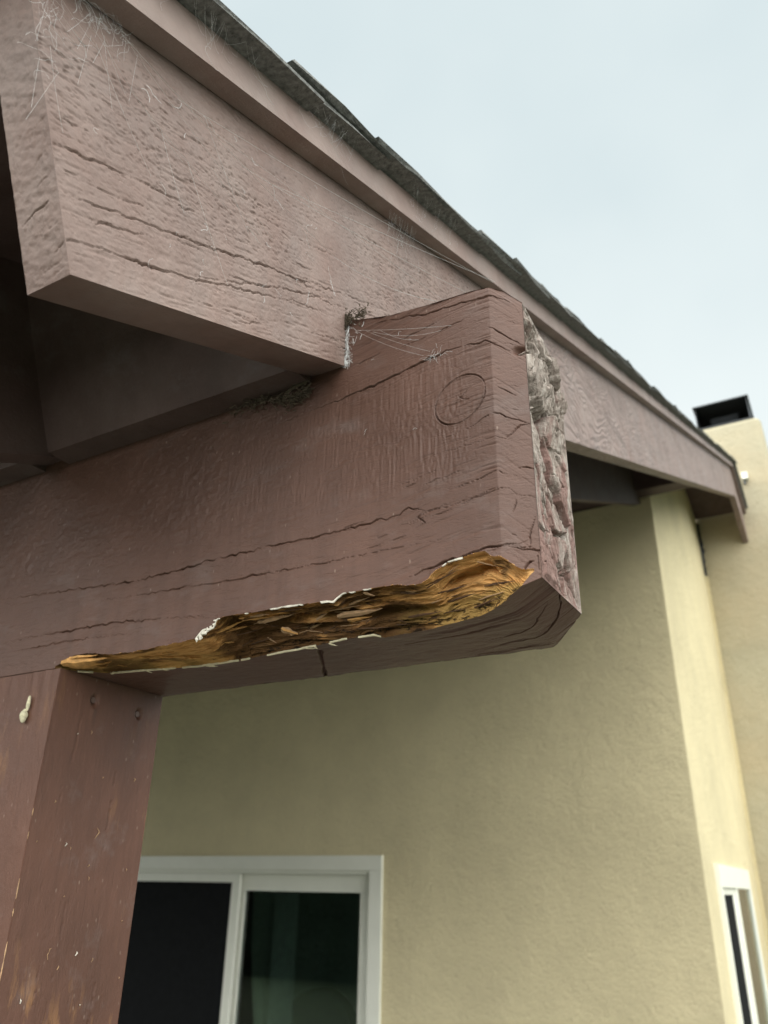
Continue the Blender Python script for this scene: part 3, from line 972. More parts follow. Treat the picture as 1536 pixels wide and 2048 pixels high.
# broken pocket on the dressed end beside the upper crack
h -= 0.006 * np.exp(-(((U + 0.1705) / 0.0045) ** 2 + ((Vz - 0.3985) / 0.0035) ** 2) ** 1.5)
h *= np.where(X2 < -0.88, 0, 1)
hb = 0
Ub = PBm[..., 0].copy(); Vy = PBm[..., 1].copy()
hb = 0.0006 * fbm(Ub * 7, Vy * 20, 3, 91) + 0.00035 * fbm(Ub * 90, Vy * 160, 3, 93)
eb = sst(-0.33, -0.2, Ub)
gy = Vy + 0.5 * np.clip(Ub + 0.26, 0, 1) ** 1.0 * 0.6
hb += -0.0032 * eb * np.clip(fbm(Ub * 12, gy * 150, 4, 95) - 0.08, 0, 1)
crack(hb, Ub, Vy, [(-0.1665, 0.549), (-0.172, 0.567), (-0.180, 0.583), (-0.1904, 0.5946), (-0.2064, 0.6067), (-0.241, 0.6141)], 0.0016, 0.006, seed=41, taper=False)
crack(hb, Ub, Vy, [(-0.1764, 0.5486), (-0.1956, 0.5744), (-0.2131, 0.5879), (-0.25, 0.598)], 0.0012, 0.003, seed=42)
crack(hb, Ub, Vy, [(-0.17, 0.625), (-0.21, 0.632), (-0.29, 0.634)], 0.0014, 0.004, seed=43)
crack(hb, Ub, Vy, [(-0.20, 0.555), (-0.25, 0.572), (-0.33, 0.578)], 0.001, 0.002, seed=44)
# old saw kerf across the underside, with a drip groove
crack(hb, Ub, Vy, [(-0.3885, 0.561), (-0.4115, 0.600), (-0.4375, 0.644)], 0.0035, 0.004, seed=45, taper=False, amp=0.0002)
hb *= np.where(X2 < -0.88, 0, 1)
# ragged back lower edge
PF[..., 1] -= h
PBm[..., 2] -= hb
back_r = sst(0.90, 1.0, np.broadcast_to(ba[None, :], Ub.shape))
PBm[..., 2] += back_r * (0.0020 * np.abs(fbm(Ub * 30, 3.0 + 0 * Ub, 3, 97)) + 0.0005)

# rot pocket in unwrapped coordinates: t>0 up the front face, t<0 into the underside
UP = [(-0.6573, 0.0014), (-0.6494, 0.0035), (-0.6313, 0.0092), (-0.6036, 0.0078), (-0.5791, 0.0035), (-0.532, 0.0042), (-0.4904, 0.0056), (-0.4779, 0.0064), (-0.4714, 0.0123), (-0.4585, 0.0132), (-0.4561, 0.0201), (-0.4364, 0.0217), (-0.3886, 0.0212), (-0.3683, 0.0203), (-0.3351, 0.0177), (-0.3269, 0.0231), (-0.3203, 0.0233), (-0.284, 0.0227), (-0.2559, 0.0204), (-0.2504, 0.0226), (-0.2487, 0.0255), (-0.2445, 0.0286), (-0.2328, 0.0339), (-0.2185, 0.0353), (-0.2045, 0.0354), (-0.2, 0.0298), (-0.1931, 0.0278), (-0.1888, 0.0235), (-0.1852, 0.019), (-0.1788, 0.0126), (-0.1716, 0.0091)]
LO = [(-0.657, 0.0004), (-0.6442, -0.0195), (-0.6238, -0.0359), (-0.5764, -0.0457), (-0.5214, -0.0554), (-0.4728, -0.055), (-0.4241, -0.0506), (-0.3667, -0.0439), (-0.3443, -0.0401), (-0.3213, -0.042), (-0.3168, -0.0506), (-0.2736, -0.0473), (-0.2248, -0.0346), (-0.1964, -0.0141), (-0.1776, 0.0026), (-0.171, 0.0075)]
tu = np.interp(xs, *zip(*UP)) + 0.0016 * fbm(xs * 60, 0 * xs + 2, 4, 101) * sst(-0.655, -0.63, xs)
tl = np.interp(xs, *zip(*LO)) + 0.0014 * fbm(xs * 50, 0 * xs + 6, 4, 103)
inr = (xs > -0.6565) & (xs < -0.1715)
tu = np.where(inr, tu, -9); tl = np.where(inr, tl, 9)
T = np.concatenate([PF[..., 2] * 0 + (Zf - zbot(X2)), -(Yb_ - yfront(X2))], 1)
P = np.concatenate([PF, PBm], 1)
mask = (T < tu[:, None]) & (T > tl[:, None])
W = np.clip((tu[:, None] - T) / np.maximum(tu[:, None] - tl[:, None], 1e-6), 0, 1)


def unwrapped(x, t):
    y = np.where(t >= 0, yfront(x), yfront(x) - t)
    z = np.where(t >= 0, zbot(x) + t, zbot(x))
    return np.stack([x + 0 * t, y, z], -1)


PU = unwrapped(xs, np.where(inr, tu, 0)); PL = unwrapped(xs, np.where(inr, tl, 0))
ch = PL - PU
nr = np.stack([0 * xs, -ch[:, 2], ch[:, 1]], -1)
nr /= np.maximum(np.linalg.norm(nr, axis=1, keepdims=True), 1e-9)      # inward: +y, +z
XX = np.broadcast_to(X2, T.shape)
arc = (tu - tl)[:, None] * W
right = sst(-0.30, -0.24, XX)
leftm = 1 - sst(-0.50, -0.455, XX)
fray = fbm(XX * 30, arc * 420, 4, 111)
lay = fbm(XX * 9, arc * 120, 3, 113)
terr = np.floor(lay * 5 + 0.5 * fray) / 5                             # split, stepped layers
dep = 0.0028 + 0.0022 * np.sin(np.pi * W) + 0.0040 * terr * (1 - 0.85 * right) + 0.0026 * fray * (1 - 0.7 * right) + 0.0016 * fbm(XX * 90, arc * 700, 3, 117)
dep = np.where(leftm > 0, dep * (1 - leftm) + leftm * (0.0028 + 0.0008 * fray + 0.0010 * fbm(XX * 14, arc * 80, 2, 115)), dep)
for (x_, w_, rx_, rw_, d_) in ((-0.222, 0.36, 0.012, 0.11, 0.011), (-0.207, 0.30, 0.010, 0.10, 0.008), (-0.238, 0.40, 0.007, 0.08, 0.009), (-0.300, 0.62, 0.016, 0.09, 0.012), (-0.345, 0.50, 0.020, 0.08, 0.010),
                               (-0.405, 0.42, 0.030, 0.10, 0.009), (-0.45, 0.30, 0.012, 0.22, 0.012), (-0.372, 0.70, 0.02, 0.07, 0.008), (-0.27, 0.66, 0.012, 0.08, 0.008), (-0.43, 0.66, 0.03, 0.08, 0.006)):
    e = ((XX - x_ - 0.004 * fray) / rx_) ** 2 + ((W - w_ - 0.03 * lay) / rw_) ** 2
    dep += d_ * np.exp(-e ** 1.6)
dep *= sst(0.0, 0.05, W) * sst(0.0, 0.05, 1 - W) * sst(-0.657, -0.648, XX) * (1 - sst(-0.182, -0.172, XX)) + 0.15
dep = np.maximum(dep, 0.0006)
PR = PU[:, None, :] + ch[:, None, :] * W[..., None] + nr[:, None, :] * dep[..., None]
P = np.where(mask[..., None], PR, P)
# paint curls away at the rim
rim = (~mask) & (T < tu[:, None] + 0.006) & (T > tu[:, None]) & inr[:, None]
P[..., 1] -= np.where(rim, 0.0009 * (1 - (T - tu[:, None]) / 0.006) * (0.4 + 1.2 * np.abs(fbm(XX * 40, T * 0 + 1, 3, 121))), 0)
NJ = P.shape[1]
Q = gridq(nx, NJ)
mf = mask.ravel()
qm = mf[Q].sum(1) >= 1
attrs = {
    'fresh': np.clip(right * (1 - W * 0.9) * 1.5 + 0.5 * leftm * (1 - sst(-0.52, -0.49, XX)), 0, 1).ravel(),
    'decay': np.clip((1 - right) * (1 - leftm * sst(-0.60, -0.52, -XX * -1)) * (0.55 + 0.5 * sst(0.3, 0.8, W)), 0, 1).ravel(),
    'mould': np.clip(sst(0.45, 0.8, W) * sst(-0.33, -0.25, XX) + 0.55 * leftm * sst(0.3, 0.8, W), 0, 1).ravel(),
    'frass': np.clip(sst(0.55, 0.9, W) * (0.4 + 0.6 * sst(-0.5, -0.42, XX)), 0, 1).ravel(),
}
PV = P.reshape(-1, 3)
# painted body: front + underside without the rot, then back, top and left end
bk = np.stack([np.stack([xs, yback(xs), zbot(xs) + 0.0015], -1), np.stack([xs, yback(xs), ztopf(xs) - 0.012 * ramp01(xs, -0.2, XEND)], -1),
               np.stack([xs, yfront(xs), ztopf(xs)], -1)], 1)
allV = np.vstack([PV, bk.reshape(-1, 3)])
ob = len(PV)
i = np.arange(nx - 1)
qb = np.stack([(i * NJ + NJ - 1), ((i + 1) * NJ + NJ - 1), ob + (i + 1) * 3, ob + i * 3], 1)
qk = np.stack([ob + i * 3, ob + (i + 1) * 3, ob + (i + 1) * 3 + 1, ob + i * 3 + 1], 1)
qt = np.stack([ob + i * 3 + 1, ob + (i + 1) * 3 + 1, ob + (i + 1) * 3 + 2, ob + i * 3 + 2], 1)
body = quick_mesh('painted_timber', allV, np.vstack([Q[~qm], qb, qk, qt]), M['beam'], beam)
rotp = quick_mesh('rotten_wood', PV, Q[qm], M['rot'], beam, attrs, False)
rotp['label'] = 'orange brown rotten wood laid bare along the lower edge'

# weathered end grain: split plates separated by deep checks
ny_, nz_ = 150, 380
ya, za = np.meshgrid(np.linspace(0, 1, ny_), np.linspace(0, 1, nz_), indexing='ij')
y0, y1 = float(yfront(XEND)), float(yback(XEND))
z0 = float(zbot(XEND)); zt0 = float(ztopf(XEND)); zt1 = zt0 - 0.012
Ye = y0 + (y1 - y0) * ya
Ze = z0 + (zt0 + (zt1 - zt0) * ya - z0) * za
r2 = np.random.default_rng(5)
ca, sa = math.cos(math.radians(24)), math.sin(math.radians(24))
a_ = (Ye - y0) * ca + (Ze - z0) * sa + 0.003 * fbm(Ye * 60, Ze * 40, 3, 131)
b_ = (-(Ye - y0) * sa + (Ze - z0) * ca + 0.006 * fbm(Ye * 50, Ze * 30, 3, 133)) * 0.42


def plates(A, B, n, amp, tilt, g0, g1, gdep):
    sd = np.stack([r2.uniform(-0.02, 0.24, n), r2.uniform(-0.04, 0.13, n)], 1)
    d1 = np.full(A.shape, 9.0); d2 = d1.copy(); idc = np.zeros(A.shape, int)
    for k_, (sa_, sb_) in enumerate(sd):
        d = np.hypot(A - sa_, B - sb_)
        nw = d < d1
        d2 = np.where(nw, d1, np.minimum(d2, d)); idc = np.where(nw, k_, idc); d1 = np.where(nw, d, d1)
    lv = r2.uniform(-amp, amp, n); tx = r2.normal(0, tilt, (n, 2)); rn = r2.random(n)
    gap = sst(g0, g1, d2 - d1)
    return (lv[idc] + tx[idc, 0] * (A - sd[idc, 0]) + tx[idc, 1] * (B - sd[idc, 1])) * gap - (1 - gap) * gdep * (0.15 + 1.0 * rn[idc]), lv[idc]


wa = 0.006 * fbm(Ye * 45, Ze * 45, 4, 141); wb = 0.005 * fbm(Ye * 45, Ze * 45, 4, 143)
hb_, lev_big = plates(a_ + wa, b_ * 0.85 + wb, 95, 0.0045, 0.22, 0.0003, 0.0026, 0.015)
hs_, lev_s = plates(a_ + 0.5 * wa, b_ * 1.1 + 0.7 * wb, 420, 0.0012, 0.20, 0.0, 0.0012, 0.0028)
upm = 0.55 + 0.7 * sst(0.25, 0.75, za)
he = (hb_ + hs_) * upm
fibre = fbm(a_ * 620, b_ * 330, 3, 135)
he += 0.0007 * fibre + 0.0006 * fbm(Ye * 300, Ze * 300, 3, 137)
for (yy, zz_, ry, rz, dd) in ((0.531, 0.385, 0.005, 0.008, 0.014), (0.555, 0.372, 0.0035, 0.016, 0.013), (0.566, 0.335, 0.003, 0.014, 0.010), (0.545, 0.300, 0.004, 0.012, 0.008), (0.53, 0.262, 0.004, 0.010, 0.008), (0.575, 0.30, 0.002, 0.02, 0.008)):
    e = ((Ye - yy - 0.35 * (zz_ - Ze)) / ry) ** 2 + ((Ze - zz_) / rz) ** 2
    he -= dd * np.exp(-e ** 2)
he += 0.004 * sst(0.5, 0.9, za) * np.exp(-((ya - 0.7) / 0.25) ** 2)
fade = sst(0, 0.05, ya) * sst(0, 0.06, 1 - ya) * sst(0, 0.02, za) * sst(0, 0.03, 1 - za)
he = he * fade + 0.0003
Ve = np.stack([XEND + he, Ye, Ze], -1).reshape(-1, 3)
pa = np.clip(0.04 + 0.20 * (1 - sst(0.1, 0.6, za)) + 0.10 * (lev_big > 0.0024), 0, 1).ravel()
quick_mesh('end_grain', Ve, gridq(ny_, nz_), M['endgrain'], beam, {'paint': pa}, False)['label'] = 'grey weathered end grain split into plates'


# ragged primer left standing along the rims of the rot, as thin chips
def pt(x, t):
    return unwrapped(np.array([x]), np.array([t]))[0]


def rim_strip(name, x0, x1, which, wmin, wmax, proud, mat_, seed, skip=0.0, step=0.0012):
    r = np.random.default_rng(seed)
    xs_ = np.arange(x0, x1, step)
    mb = MB(); n = len(xs_); row = []; gone = []
    for q, x in enumerate(xs_):
        base_t = float(np.interp(x, xs, tu if which == 'u' else tl))
        w = wmin + (wmax - wmin) * max(0, 0.5 + 1.1 * float(fbm(x * 130, seed * 1.7, 3, 140 + seed)))
        gone.append(float(fbm(x * 70, seed * 3.1, 3, 150 + seed)) < skip - 0.35)
        if gone[-1]: w = 0.0001
        sgn = 1 if which == 'u' else -1
        p0 = pt(x, base_t + sgn * 0.0003); p1 = pt(x, base_t - sgn * w)
        nvec = np.array([0, -1, 0]) if base_t > 0 else np.array([0, 0, -1])
        lift = proud * (0.5 + 1.1 * abs(float(fbm(x * 160, seed * 2.3, 3, 170 + seed))))
        row.append((p0 + nvec * 0.0004, p0 + nvec * (0.0008 + lift * 0.4), p1 + nvec * lift, p1 + nvec * (lift - 0.0011)))
    v = np.array(row).reshape(-1, 3)
    f = []
    for q in range(n - 1):
        if gone[q] and gone[q + 1]: continue
        for j in range(4):
            f.append((q * 4 + j, q * 4 + (j + 1) % 4, q * 4 + 4 + (j + 1) % 4, q * 4 + 4 + j))
    f.append((0, 1, 2, 3)); f.append(tuple((n - 1) * 4 + j for j in (3, 2, 1, 0)))
    mb.add(v, f)
    return mb.build(name, mat_, beam)


rim_strip('primer_edge', -0.645, -0.318, 'l', 0.0002, 0.0012, 0.0007, M['primer'], 1, 0.15)
rim_strip('primer_edge', -0.425, -0.330, 'u', 0.0002, 0.0013, 0.0008, M['flake'], 2, 0.5)
rim_strip('primer_edge', -0.338, -0.300, 'u', 0.0002, 0.0012, 0.0008, M['flake'], 3, 0.25)
rim_strip('primer_edge', -0.262, -0.222, 'u', 0.0002, 0.0012, 0.0008, M['flake'], 4, 0.5)
rim_strip('primer_edge', -0.478, -0.452, 'u', 0.0003, 0.0016, 0.0010, M['flake'], 5, 0.1)


def blob(name, c, rad, mat_, parent, seed, sub=2, rough=1.0):
    bm = bmesh.new(); bmesh.ops.create_icosphere(bm, subdivisions=sub, radius=1)
    r = np.random.default_rng(seed); ph = r.uniform(0, 9, 3)
    for v in bm.verts:
        k = 1 + rough * (0.30 * math.sin(3.1 * v.co.x + ph[0]) * math.sin(3.7 * v.co.y + ph[1]) + 0.2 * math.sin(6 * v.co.z + ph[2]) + r.normal(0, 0.06))
        v.co = Vector((c[0] + v.co.x * rad[0] * k, c[1] + v.co.y * rad[1] * k, c[2] + v.co.z * rad[2] * k))
    mb = MB(); bm.verts.index_update()
    mb.add([v.co[:] for v in bm.verts], [[v.index for v in f.verts] for f in bm.faces]); bm.free()
    return mb.build(name, mat_, parent, False)


# crumbs of lifted paint at the step in the rim
for q, (x, t, rr) in enumerate(((-0.4725, 0.0072, 0.0042), (-0.4690, 0.0098, 0.0040), (-0.4655, 0.0125, 0.0032), (-0.4615, 0.0138, 0.0026), (-0.4585, 0.0160, 0.0022), (-0.4575, 0.0195, 0.0018), (-0.4760, 0.0048, 0.0030))):
    rr *= 0.72; c = pt(x, t) + np.array([0, -0.0006, 0])
    blob('paint_flake', c, (rr, 0.0018, rr * 0.8), M['flake'], beam, 10 + q, 1)


def splinter(name, a, b, w, th, mat_, parent, seed, fork=0.3):
    """a torn sliver: tapered, faceted, with a frayed tip"""
    r = np.random.default_rng(seed)
    a = np.array(a); b = np.array(b); d = (b - a); L = np.linalg.norm(d); d /= L
    side = np.cross(d, np.array([0.1, -0.75, -0.65])); side /= np.linalg.norm(side)
    up = np.cross(side, d)
    mb = MB(); n = 7; ring = []
    for i in range(n):
        f = i / (n - 1)
        ww = w * (0.55 + 0.6 * math.sin(math.pi * min(1, f * 1.1 + 0.15))) * (1 - 0.75 * max(0, f - 0.7) / 0.3) * r.uniform(0.8, 1.15)
        c = a + d * L * f + side * r.normal(0, w * 0.08) + up * (0.25 * th * math.sin(3 * f))
        ring.append([c - side * ww / 2, c + up * th * r.uniform(0.6, 1.1) - side * ww * 0.15, c + side * ww / 2, c - up * th * 0.4])
    v = np.array(ring).reshape(-1, 3)
    f_ = [(i * 4 + j, i * 4 + (j + 1) % 4, i * 4 + 4 + (j + 1) % 4, i * 4 + 4 + j) for i in range(n - 1) for j in range(4)]
    f_ += [(3, 2, 1, 0), tuple((n - 1) * 4 + j for j in range(4))]
    mb.add(v, f_)
    return mb.build(name, mat_, parent)


SPL = [  # (x, t) start, (x, t) end, width, thickness, material, lift
    ((-0.648, 0.0030), (-0.594, -0.004), 0.0075, 0.0035, 'splinter', 0.001), ((-0.645, -0.0030), (-0.600, -0.013), 0.0065, 0.003, 'splinter', 0.001),
    ((-0.638, 0.0070), (-0.603, 0.0045), 0.0040, 0.002, 'splinter', 0.001), ((-0.640, -0.010), (-0.612, -0.021), 0.0045, 0.003, 'splinter', 0.0005),
    ((-0.632, 0.0005), (-0.606, -0.010), 0.0040, 0.003, 'pale_splinter', 0.002),
    ((-0.4020, -0.010), (-0.3905, -0.022), 0.0062, 0.0016, 'pale_splinter', 0.002), ((-0.4005, -0.0085), (-0.389, -0.0205), 0.0028, 0.0022, 'splinter', 0.003),
    ((-0.425, -0.002), (-0.385, 0.002), 0.0036, 0.0016, 'pale_splinter', -0.004), ((-0.44, 0.010), (-0.405, 0.0085), 0.003, 0.0016, 'splinter', -0.004),
    ((-0.345, -0.010), (-0.305, -0.012), 0.0045, 0.0022, 'pale_splinter', -0.003), ((-0.338, -0.018), (-0.318, -0.020), 0.0035, 0.002, 'splinter', -0.003),
    ((-0.31, 0.019), (-0.302, 0.012), 0.0024, 0.0012, 'pale_splinter', 0.0), ((-0.44, 0.004), (-0.40, 0.003), 0.0026, 0.0016, 'splinter', -0.005),
]
for q, (a, b, w, th, mt, lf) in enumerate(SPL):
    def on(pq):
        iu = int(np.argmin(np.abs(xs - pq[0])))
        f = np.clip((tu[iu] - pq[1]) / max(tu[iu] - tl[iu], 1e-6), 0, 1)
        return PU[iu] + ch[iu] * f + nr[iu] * (0.001 - lf)
    splinter('wood_splinter', on(a), on(b), w, th, M[mt], beam, 60 + q)
rs = np.random.default_rng(77)
M['dark_fibre'] = simple('dark_rotten_fibre', (0.10, 0.052, 0.024), 0.85, nscale=200, var=0.4)
def torn(x, w, lift):
    iu = int(np.argmin(np.abs(xs - x))); jj = int(np.argmin(np.abs(W[iu] - w) + 9 * (~mask[iu])))
    return P[iu, jj] - nr[iu] * lift
for q in range(95):                                  # frayed fibres standing off the decayed surface
    x = rs.uniform(-0.46, -0.19) if q % 4 else rs.uniform(-0.63, -0.46); w = rs.uniform(0.12, 0.9); L_ = rs.uniform(0.008, 0.032)
    if x + L_ > -0.18: continue
    splinter('wood_splinter', torn(x, w, 0.0002), torn(x + L_, np.clip(w + rs.normal(0, 0.05), 0.06, 0.94), rs.uniform(0.0003, 0.0022)), rs.uniform(0.0007, 0.0022), rs.uniform(0.0004, 0.0010), M[('splinter', 'pale_splinter', 'dark_fibre', 'dark_fibre')[q % 4]], beam, 800 + q)
for q in range(7):                                   # loose cream paint curls hanging from the lower rim
    x = random.uniform(-0.625, -0.36)
    t = float(np.interp(x, xs, tl))
    p0 = pt(x, t); p1 = pt(x + random.uniform(-0.006, 0.014), t - random.uniform(0.001, 0.006)) - np.array([0, 0, random.uniform(0.0008, 0.003)])
    splinter('paint_curl', p0 - np.array([0, 0, 0.0008]), p1, random.uniform(0.0010, 0.0022), 0.0006, M['primer'], beam, 90 + q)

# ------------------------------------------------------------------ post
post = thing('support_post', 'brown painted square timber post holding up the beam, speckled and stained', 'post', (-0.718, 0.57, -1.868))
PX0, PX1, PY0, PY1, PZT = -0.788, -0.6483, 0.5, 0.6385, 0.1886
ZL = -0.30
nz = int((PZT - ZL) / 0.0013); nw = int(0.14 / 0.0013)
zz = np.linspace(ZL, PZT, nz)
xg, zg = np.meshgrid(np.linspace(PX0, PX1, nw), zz, indexing='ij')
hf = 0.0004 * fbm(xg * 10, zg * 6, 3, 161) + 0.00028 * fbm(xg * 160, zg * 60, 3, 163)
hf += 0.0016 * sst(0.150, 0.178, zg) * np.clip(fbm(xg * 60, zg * 14, 3, 165) - 0.05, 0, 1)      # paint runs under the joint
hf += 0.0012 * np.clip(fbm(xg * 45, zg * 30, 3, 167) - 0.40, 0, 1)
hf *= sst(0, 0.002, PX1 - xg)
VF = np.stack([xg, PY0 + 0.0006 - hf, zg], -1).reshape(-1, 3)
yg, zg2 = np.meshgrid(np.linspace(PY0, PY1, nw), zz, indexing='ij')
hr = 0.0004 * fbm(yg * 10, zg2 * 5, 3, 171) + 0.00022 * fbm(yg * 160, zg2 * 60, 3, 173)
for i, (ya_, za_, zb_, dp) in enumerate(((0.535, 0.16, 0.10, 0.0012), (0.590, 0.15, -0.02, 0.0014), (0.556, 0.02, -0.12, 0.0012), (0.538, -0.02, -0.20, 0.0014), (0.604, -0.06, -0.14, 0.001), (0.528, 0.10, 0.02, 0.001))):
    crack(hr, yg, zg2, [(ya_, za_), (ya_ - 0.001, 0.5 * (za_ + zb_)), (ya_ - 0.003, zb_)], 0.0010, dp, seed=600 + i, amp=0.0003)
for (yn, zn) in ((0.547, 0.1669), (0.6074, 0.1640)):                                       # countersunk nail heads with runs
    hr -= 0.004 * np.exp(-(((yg - yn) / 0.0038) ** 2 + ((zg2 - zn) / 0.0052) ** 2) ** 2)
    hr += 0.0012 * np.exp(-((yg - yn) / 0.003) ** 2) * sst(zn - 0.030, zn - 0.010, zg2) * (1 - sst(zn - 0.010, zn - 0.006, zg2))
hr *= sst(0, 0.002, yg - PY0)
VR = np.stack([PX1 - 0.0006 + hr, yg, zg2], -1).reshape(-1, 3)
Vp = [VF, VR]; Qp = [gridq(nw, nz), gridq(nw, nz, False, len(VF))]
off = len(VF) + len(VR)
c8 = np.array([(x, y, z) for x in (PX0, PX1 - 0.0006) for y in (PY0 + 0.0006, PY1) for z in (-1.868, PZT)])
c8b = np.array([(x, y, z) for x in (PX0, PX1 - 0.0006) for y in (PY0 + 0.0006, PY1) for z in (-1.868, ZL)])
Vp += [c8, c8b]
Qp += [np.array([(0, 1, 3, 2), (2, 3, 7, 6)]) + off, np.array([(4, 6, 7, 5), (0, 4, 5, 1)]) + off + 8]
quick_mesh('timber', np.vstack(Vp), np.vstack(Qp), M['post'], post)
for (yn, zn) in ((0.547, 0.1669), (0.6074, 0.1640)):
    mb = MB(); mb.tube([(PX1 - 0.0040, yn, zn), (PX1 - 0.0022, yn, zn)], 0.0030, 10); mb.build('nail_head', M['nail'], post)
# chipped primer along the arris and small chips of lifted paint
for q in range(14):
    z = random.uniform(-0.25, 0.09); L_ = random.uniform(0.004, 0.018)
    mb = MB(); mb.tube([(PX1 - 0.0004, PY0 + 0.0004, z), (PX1 - 0.0002, PY0 + 0.0002, z + L_ / 2), (PX1 - 0.0004, PY0 + 0.0004, z + L_)], [0.0002, random.uniform(0.0003, 0.0006), 0.0002], 4)
    mb.build('arris_chip', M['pale_splinter'], post)
for q in range(40):
    y = random.uniform(0.508, 0.635); z = random.uniform(-0.26, 0.14)
    w = random.uniform(0.0004, 0.0010); L_ = random.uniform(0.001, 0.004) * (3 if q % 11 == 0 else 1)
    mb = MB(); mb.tube([(PX1, y, z), (PX1 + 0.0006, y + random.uniform(-0.3, 0.5) * L_, z + L_ * 0.6), (PX1, y + random.uniform(-0.3, 0.8) * L_, z + L_)], [w * 0.4, w * 0.7, w * 0.2], 4)
    mb.build('paint_chip', M['flake' if q % 5 == 0 else 'pale_splinter'], post)

coc = thing('cocoon', 'pale green insect cocoon stuck to the left face of the post', 'cocoon', (-0.6848, 0.499, 0.150))
blob('case', (-0.6855, 0.4975, 0.1455), (0.0040, 0.0034, 0.0062), M['cocoon'], coc, 3, 3, 0.35)
blob('stalk', (-0.6830, 0.4980, 0.1570), (0.0018, 0.0018, 0.0075), M['cocoon'], coc, 4, 3, 0.35)

# ------------------------------------------------------------------ debris caught under the barge board
deb = thing('debris_clump', 'dark clump of plant debris caught where the barge board meets the beam', 'debris', (-0.385, 0.49, 0.43))
mb = MB()
for q in range(330):
    x = -0.372 - abs(random.gauss(0, 0.045)); z = 0.4265 - abs(random.gauss(0, 0.006)) - 0.010 * max(0, 1 - (abs(x + 0.39) / 0.03))
    y = 0.498 - abs(random.gauss(0, 0.0035))
    L_ = random.uniform(0.002, 0.008); a = random.uniform(-0.7, 0.7)
    mb.tube([(x, y, z), (x + L_ * 0.5 * math.cos(a), y - random.uniform(-0.001, 0.0025), z + L_ * 0.5 * math.sin(a)), (x + L_ * math.cos(a), y + random.uniform(-0.002, 0.001), z + L_ * math.sin(a))], random.uniform(0.00025, 0.0006), 3)
for q in range(150):                                 # black mould and grit at the top of the joint
    x = -0.3345 + random.gauss(0, 0.0035) + (0.016 if q % 3 == 0 else 0); z = 0.4865 + random.gauss(0, 0.004); L_ = random.uniform(0.001, 0.004); a = random.uniform(0, 6.28)
    xo = max(x, XB + 0.0008); y = 0.497
    mb.tube([(xo, y, z), (xo + L_ * math.cos(a), y - 0.001, z + L_ * math.sin(a)), (xo + 1.5 * L_ * math.cos(a + 0.5), y, z + 1.5 * L_ * math.sin(a + 0.5))], random.uniform(0.0003, 0.0007), 3)
o = mb.build('litter', M['debris'], deb); o['kind'] = 'stuff'
for q in range(5):
    x = -0.382 - 0.004 * q
    splinter('dry_leaf', (x, 0.4945, 0.4255 - 0.001 * q), (x + 0.014, 0.4935, 0.4275 + 0.0015 * (q % 3)), 0.0022, 0.0006, M['debris'], deb, 700 + q)

# ------------------------------------------------------------------ cobwebs
XT = XB + 0.021


def wander(mb, p, d, length, rad, r, ex, es, en, curl=0.35, n=12):
    """a loose silk thread that wanders over a surface spanned by es,en with little depth along ex"""
    pts = [np.array(p)]
    a = d; da = r.gauss(0, curl * 0.4)
    for q in range(n):
        da = 0.7 * da + r.gauss(0, curl * 0.35); a += da
        st = length / n
        pts.append(pts[-1] + es * st * math.cos(a) + en * st * math.sin(a) + ex * r.gauss(0, st * 0.18))
    mb.tube(np.array(pts), rad, 3)


def taut(mb, a, b, sag, rad, r, n=10):
    t = np.linspace(0, 1, n)[:, None]
    p = np.array(a) + (np.array(b) - np.array(a)) * t - EZ * sag * 4 * t * (1 - t)
    mb.tube(p, rad, 3)


def web(label, base, make, seed):
    t = thing('cobweb', label, 'cobweb', base, 'cobwebs under the roof edge')
    mb = MB(); make(mb, random.Random(seed))
    o = mb.build('silk', M['web'], t)
    o['kind'] = 'stuff'


def mat_web(s0, n0, ds, dn_, count, x0, length, rad, lines=6):
    def f(mb, r):
        for q in range(count):
            s_ = r.gauss(s0, ds); n_ = r.gauss(n0, dn_)
            wander(mb, sp(x0 + abs(r.gauss(0, 0.002)), s_, n_), r.uniform(0, 6.28), length * r.uniform(0.3, 1.2), rad * r.uniform(0.4, 1.2), r, EX, DS, DN, 0.55)
        for q in range(lines):
            s_ = r.gauss(s0, ds * 1.4); n_ = r.gauss(n0, dn_ * 1.2)
            a = sp(x0 + 0.001, s_, n_); g = r.uniform(-2.4, -0.4)
            taut(mb, a, a + (DS * math.cos(g) + DN * math.sin(g)) * r.uniform(0.02, 0.06), r.uniform(0, 0.003), rad * 0.8, r)
    return f


def drop_web(s0, s1, na, nb, xa, xb, count, rad):
    def f(mb, r):
        for q in range(count):
            s_ = r.uniform(s0, s1) if q % 3 else r.gauss(0.5 * (s0 + s1), 0.2 * (s1 - s0))
            a = sp(xa, s_, na); b = sp(xb, s_ + r.gauss(0.006, 0.014), nb + r.uniform(-0.006, 0.014))
            taut(mb, a, b, r.uniform(0.0, 0.010), rad * r.uniform(0.4, 1.2), r, 7)
            if q % 2 == 0:
                wander(mb, b, r.uniform(0, 6.28), r.uniform(0.012, 0.045), rad * r.uniform(0.5, 1.1), r, EX, DS, DN, 0.7)
    return f


